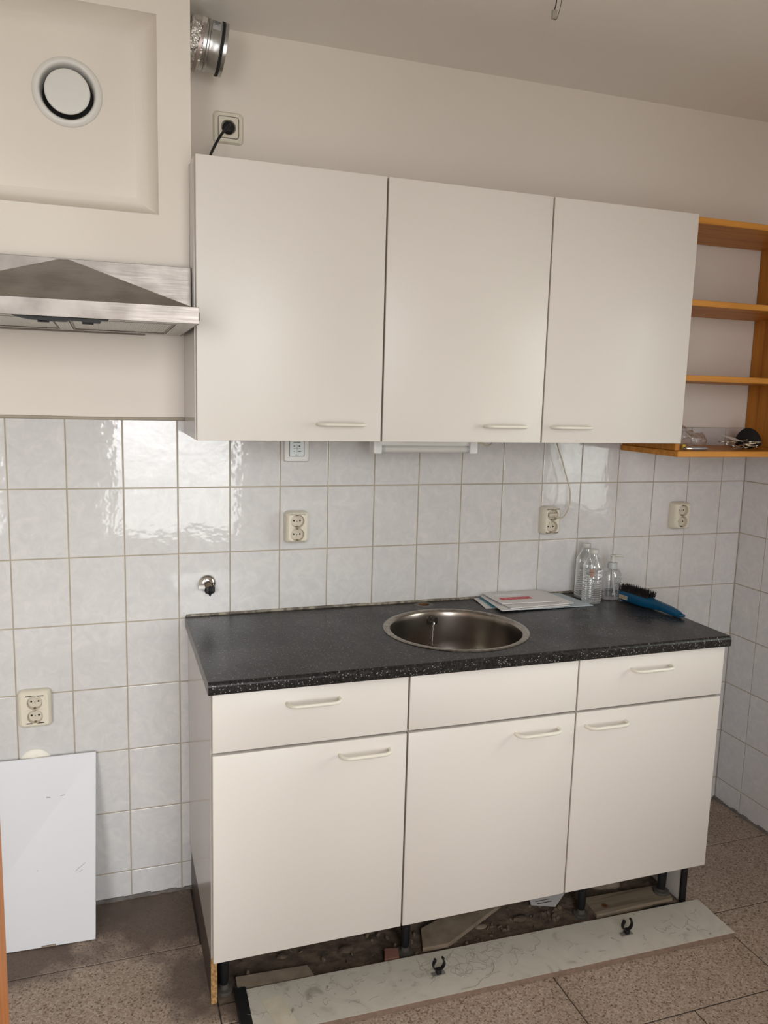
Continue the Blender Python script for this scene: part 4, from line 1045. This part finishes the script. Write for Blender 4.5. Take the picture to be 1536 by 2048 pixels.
def on_env(bm, u0, u1, v0, v1, h):
    n_ = 6
    for k in range(n_):
        a, b_ = u0+(u1-u0)*k/n_, u0+(u1-u0)*(k+1)/n_
        vs = []
        for u, v in ((a, v0), (b_, v0), (b_, v1), (a, v1)):
            q = P_[0].lerp(P_[1], u).lerp(P_[3].lerp(P_[2], u), v); q.z += .001*(math.sin(PI*u)*math.sin(PI*v)) + .0003*math.sin(7*u+3*v)*u*v + .0018 + h
            vs.append(bm.verts.new(q))
        bm.faces.new(vs)
bm = bmesh.new(); on_env(bm, .10, .62, .28, .47, .0004); e1 = obj('red_bar', bm, REDP, o)
bm = bmesh.new()
for u0, u1 in ((.17, .22), (.24, .33), (.345, .42), (.435, .50), (.51, .54)): on_env(bm, u0, u1, .36, .39, .0006)
obj('bar_print', bm, mat('bar_print_pink', (.75, .35, .35), .5), e1)
bm = bmesh.new(); on_env(bm, .12, .55, .56, .80, .0004); obj('address_window', bm, FILMW, o)

# ------------------------------------------------------------------ loose plinth board
c00, c10, c11, c01 = Vector((.1145, -.6660, 0)), Vector((1.5183, -.6962, 0)), Vector((1.5244, -.5341, 0)), Vector((.1152, -.5016, 0))
ex = (c10-c00).normalized(); ey = Vector((-ex.y, ex.x, 0)); LP, WP = 1.4042, .1622
orig = c00 + Vector((0, 0, .0003))
t = Thing('plinth_board', 'loose white plinth board lying on the floor before the cabinets', 'board', tuple(orig))
pmx = Matrix.Translation(orig) @ Matrix(((ex.x, ey.x, 0, 0), (ex.y, ey.y, 0, 0), (0, 0, 1, 0), (0, 0, 0, 1)))
def P(bm): bmesh.ops.transform(bm, matrix=pmx, verts=bm.verts); return bm
t.part('board_core', P(box(0, LP, 0, WP, .0004, .0150)), CORE)
t.part('white_face', P(box(0, LP, 0.0002, WP, .0150, .0160, .0003, 1)), PLW)
t.part('end_profile', P(box(-.030, -.0004, -.004, WP+.012, .0004, .0160, .0015, 1)), BLACK)
bm = bmesh.new(); bm_prism(bm, [(.030, .112), (.080, .118), (.112, .0), (.060, .0)], .0161, .0165); t.part('tape_patch', P(bm), TAPE)
random.seed(11); bm = bmesh.new()
def hair(x, y, n_, step, r=.0006, turn=.9, a=None):
    a = random.uniform(0, 2*PI) if a is None else a; pts = []
    for k in range(n_):
        pts.append((x, y, .0168)); a += random.uniform(-turn, turn); x += step*math.cos(a); y += step*math.sin(a)
        x = min(max(x, .01), LP-.01); y = min(max(y, .008), WP-.008)
    bm_tube(bm, pts, r, 4)
for k in range(46): hair(.62+random.gauss(0, .085), .105+random.gauss(0, .022), 9, .008, .00035, 1.1)
hair(.66, .075, 6, .012, .0008, .4, PI*1.5)
hair(.665, .010+.03, 12, .014, .0009, .35, PI*1.02)
for k in range(30): hair(.20+random.gauss(0, .09), .09+random.gauss(0, .04), 6, .006, .00035, 1.3)
for k in range(12): hair(1.25+random.gauss(0, .08), .07+random.gauss(0, .03), 5, .009, .0004, .7)
for k in range(14): hair(random.uniform(.3, 1.3), random.uniform(.02, .14), 4, .006, .0004, 1.2)
P(bm); hz = t.part('dust_hairs', bm, DUST); hz['kind'] = 'stuff'
def clip(px_, py_, rz):
    m_ = Matrix.Translation((px_, py_, .0163)) @ Matrix.Rotation(rz, 4, 'Z')
    bm = bmesh.new(); bm_box(bm, -.019, .019, -.008, .008, 0, .0028, .001, 1); bmesh.ops.transform(bm, matrix=m_, verts=bm.verts)
    base = t.part('clip_base', bm, mat('grey_clip_base', (.20, .19, .17), .4))
    bm = bmesh.new(); bm_box(bm, -.0065, .0065, -.0075, .0075, .0029, .016, .001, 1)
    R_ = .0150; pts = [(R_*math.sin(a), R_*(1-math.cos(a))+.015) for a in [math.radians(-140+280*q/24) for q in range(25)]]
    outer = [((R_+.0030)*math.sin(a), (R_)-(R_+.0030)*math.cos(a)+.015) for a in [math.radians(-140+280*q/24) for q in range(25)]]
    prof_ = pts + [(pts[-1][0]-.001, pts[-1][1]+.0028), (outer[-1][0]+.003, outer[-1][1]+.0022)] + outer[::-1] + [(outer[0][0]-.003, outer[0][1]+.0022), (pts[0][0]+.001, pts[0][1]+.0028)]
    b2 = bmesh.new(); n_ = len(pts)
    # build as quad strips to keep it non-convex safe
    for ya in (0,):
        F = [[b2.verts.new((x, yq, z)) for x, z in pts] for yq in (-.005, .005)]; G = [[b2.verts.new((x, yq, z)) for x, z in outer] for yq in (-.005, .005)]
        for q in range(n_-1):
            b2.faces.new([F[0][q], F[0][q+1], G[0][q+1], G[0][q]]); b2.faces.new([F[1][q], G[1][q], G[1][q+1], F[1][q+1]])
            b2.faces.new([F[0][q], F[1][q], F[1][q+1], F[0][q+1]]); b2.faces.new([G[0][q], G[0][q+1], G[1][q+1], G[1][q]])
        for q in (0, n_-1): b2.faces.new([F[0][q], G[0][q], G[1][q], F[1][q]])
    for q in (0, -1):
        bm_box(b2, outer[q][0]-.0028, outer[q][0]+.0028, -.005, .005, outer[q][1]-.002, outer[q][1]+.0035, .0008, 1)
    bmesh.ops.transform(bm, matrix=m_, verts=bm.verts); bmesh.ops.transform(b2, matrix=m_, verts=b2.verts)
    me_ = bpy.data.meshes.new('tmp'); b2.to_mesh(me_); bm.from_mesh(me_); b2.free(); bpy.data.meshes.remove(me_)
    t.part('plinth_clip', bm, BLACK, 40)
clip(.6170, -.5990, .05); clip(1.2050, -.6090, .05)

# ------------------------------------------------------------------ debris under the units
from mathutils import noise
bm = bmesh.new(); NX_, NY_ = 150, 52
gv = [[None]*(NY_+1) for _ in range(NX_+1)]
for i in range(NX_+1):
    for j in range(NY_+1):
        x, y = .047+(1.473-.047)*i/NX_, -.512+(.508)*j/NY_
        h = .004*noise.noise(Vector((x*9, y*9, 1))) + .0035*noise.noise(Vector((x*34, y*34, 5))) + .002*noise.noise(Vector((x*90, y*90, 7)))
        if x > .62: h += .012*max(0, noise.noise(Vector((x*7, y*7, 9))))+.002
        gv[i][j] = bm.verts.new((x, y, -.0035 + h - .004*(x < .6)))
for i in range(NX_):
    for j in range(NY_): bm.faces.new([gv[i][j], gv[i+1][j], gv[i+1][j+1], gv[i][j+1]])
random.seed(5)
for k in range(420):
    x = random.uniform(.06, 1.46) if k % 2 else random.uniform(.66, 1.12); y = random.uniform(-.50, -.04); s = random.uniform(.002, .011)
    m_ = Matrix.Translation((x, y, .001)) @ Euler([random.uniform(0, 6) for _ in range(3)]).to_matrix().to_4x4() @ Matrix.Diagonal((s, s*random.uniform(.5, 1), s*random.uniform(.3, .8), 1))
    bmesh.ops.create_icosphere(bm, subdivisions=1, radius=1, matrix=m_)
tag(obj('rubble', bm, RUB, None, 30), 'cement rubble and grit under the base cabinets', 'rubble', None, 'stuff')
def slab(name, label, cat, pts, z0, z1, m, tilt=None, bev=.0015):
    bm = prism(pts, z0, z1)
    if tilt: bmesh.ops.rotate(bm, cent=tilt[0], matrix=Matrix.Rotation(tilt[1], 3, tilt[2]), verts=bm.verts)
    o = obj(name, bm, m); tag(o, label, cat); return o
slab('wooden_batten', 'weathered wooden batten under the right base cabinet', 'batten', [(1.172, -.5085), (1.4500, -.5050), (1.4600, -.4350), (1.176, -.4250)], .003, .016, BATTEN)
slab('stone_slab', 'broken dusty tile slab slanting under the middle base cabinet', 'tile', [(.615, -.492), (.690, -.500), (.905, -.400), (.870, -.345), (.640, -.415)], .004, .017, DUSTY, ((.62, -.49, .004), -.06, 'Y'))
slab('tile_strip', 'dusty tile strip lying under the left base cabinet', 'tile', [(.098, -.488), (.300, -.4990), (.291, -.4560), (.100, -.4450)], .002, .011, DUSTY)
slab('brick_fragment', 'small reddish brick fragment beside the middle cabinet leg', 'brick', [(.498, -.502), (.540, -.505), (.548, -.470), (.512, -.462)], .002, .016, BRICKF, None)
o = slab('paper_label', 'white printed paper scrap on the rubble under the middle cabinet', 'paper', [(1.000, -.415), (1.070, -.440), (1.130, -.395), (1.015, -.372)], .020, .0204, PAPERG, ((1.0, -.41, .02), .10, 'X'))
bm = bmesh.new()
for k in range(3): bm_box(bm, 1.020, 1.070, -.418+.012*k, -.4155+.012*k, .0212, .0214)
obj('print_line', bm, MARK, o)
for k, (x, y, s) in enumerate(((.235, -.395, .016), (.285, -.36, .009), (.41, -.42, .02), (.46, -.33, .013), (.34, -.33, .008), (1.30, -.36, .05), (1.38, -.34, .03), (.82, -.44, .018), (.95, -.44, .022))):
    bm = bmesh.new(); bmesh.ops.create_icosphere(bm, subdivisions=2, radius=1)
    crumple(bm, .35, 1.1, k*3.3)
    bmesh.ops.transform(bm, matrix=Matrix.Translation((x, y, .004)) @ Matrix.Diagonal((s, s*.7, s*.3, 1)), verts=bm.verts)
    tag(obj('cement_lump', bm, DUSTY if k % 2 else RUB, None, 30), 'dusty cement lump under the %s base cabinet' % ('left' if x < .5 else 'middle' if x < 1.1 else 'right'), 'rubble', 'cement lumps under the %s base cabinet' % ('left' if x < .5 else 'middle' if x < 1.1 else 'right'))
# little white clip beside the right plinth return
tag(obj('cable_clip', box(1.4960, 1.5040, -.500, -.488, .0005, .030, .002), WHITEP, None, 40), 'small white clip standing on the floor by the right base cabinet', 'clip')

# ------------------------------------------------------------------ bare ceiling wires with connector block
wx, wy = .8550, -.5250
t = Thing('ceiling_wire', 'bare lamp wires with a clear connector hanging from the ceiling', 'wire', (wx, wy, ZC))
t.part('rose_hook', lathe([(0, -.006), (.006, -.006), (.008, 0), (0, 0)], 16, Matrix.Translation((wx+.004, wy, ZC-.0002))), WHITEP, 40)
t.part('dark_wire', tube([(wx+.002, wy, ZC-.005), (wx+.001, wy, ZC-.03), (wx-.003, wy, ZC-.047)], .0014, 8, 4), mat('violet_wire', (.03, .01, .02), .5), 60)
t.part('bent_wire', tube([(wx+.016, wy, ZC-.005), (wx+.014, wy, ZC-.030), (wx+.009, wy, ZC-.052), (wx+.004, wy, ZC-.0655), (wx-.001, wy, ZC-.0680), (wx-.003, wy, ZC-.066)], .0008, 8, 5), mat('brown_wire', (.06, .04, .02), .5), 60)
t.part('connector', box(wx-.009, wx+.003, wy-.005, wy+.005, ZC-.0670, ZC-.0470, .002), mat('connector_clear', (.50, .46, .38), .3, trans=.3), 40)

for nm_ in ('symbols', 'scratch', 'sticker_print', 'print_line', 'bar_print', 'chipped_corner', 'price_print', 'overflow_slots', 'dimple', 'plug_chain', 'trim_2', 'trim_3'):
    for o_ in bpy.data.objects:
        if o_.name.split('.')[0] == nm_ and o_.parent: o_['kind'] = 'stuff'
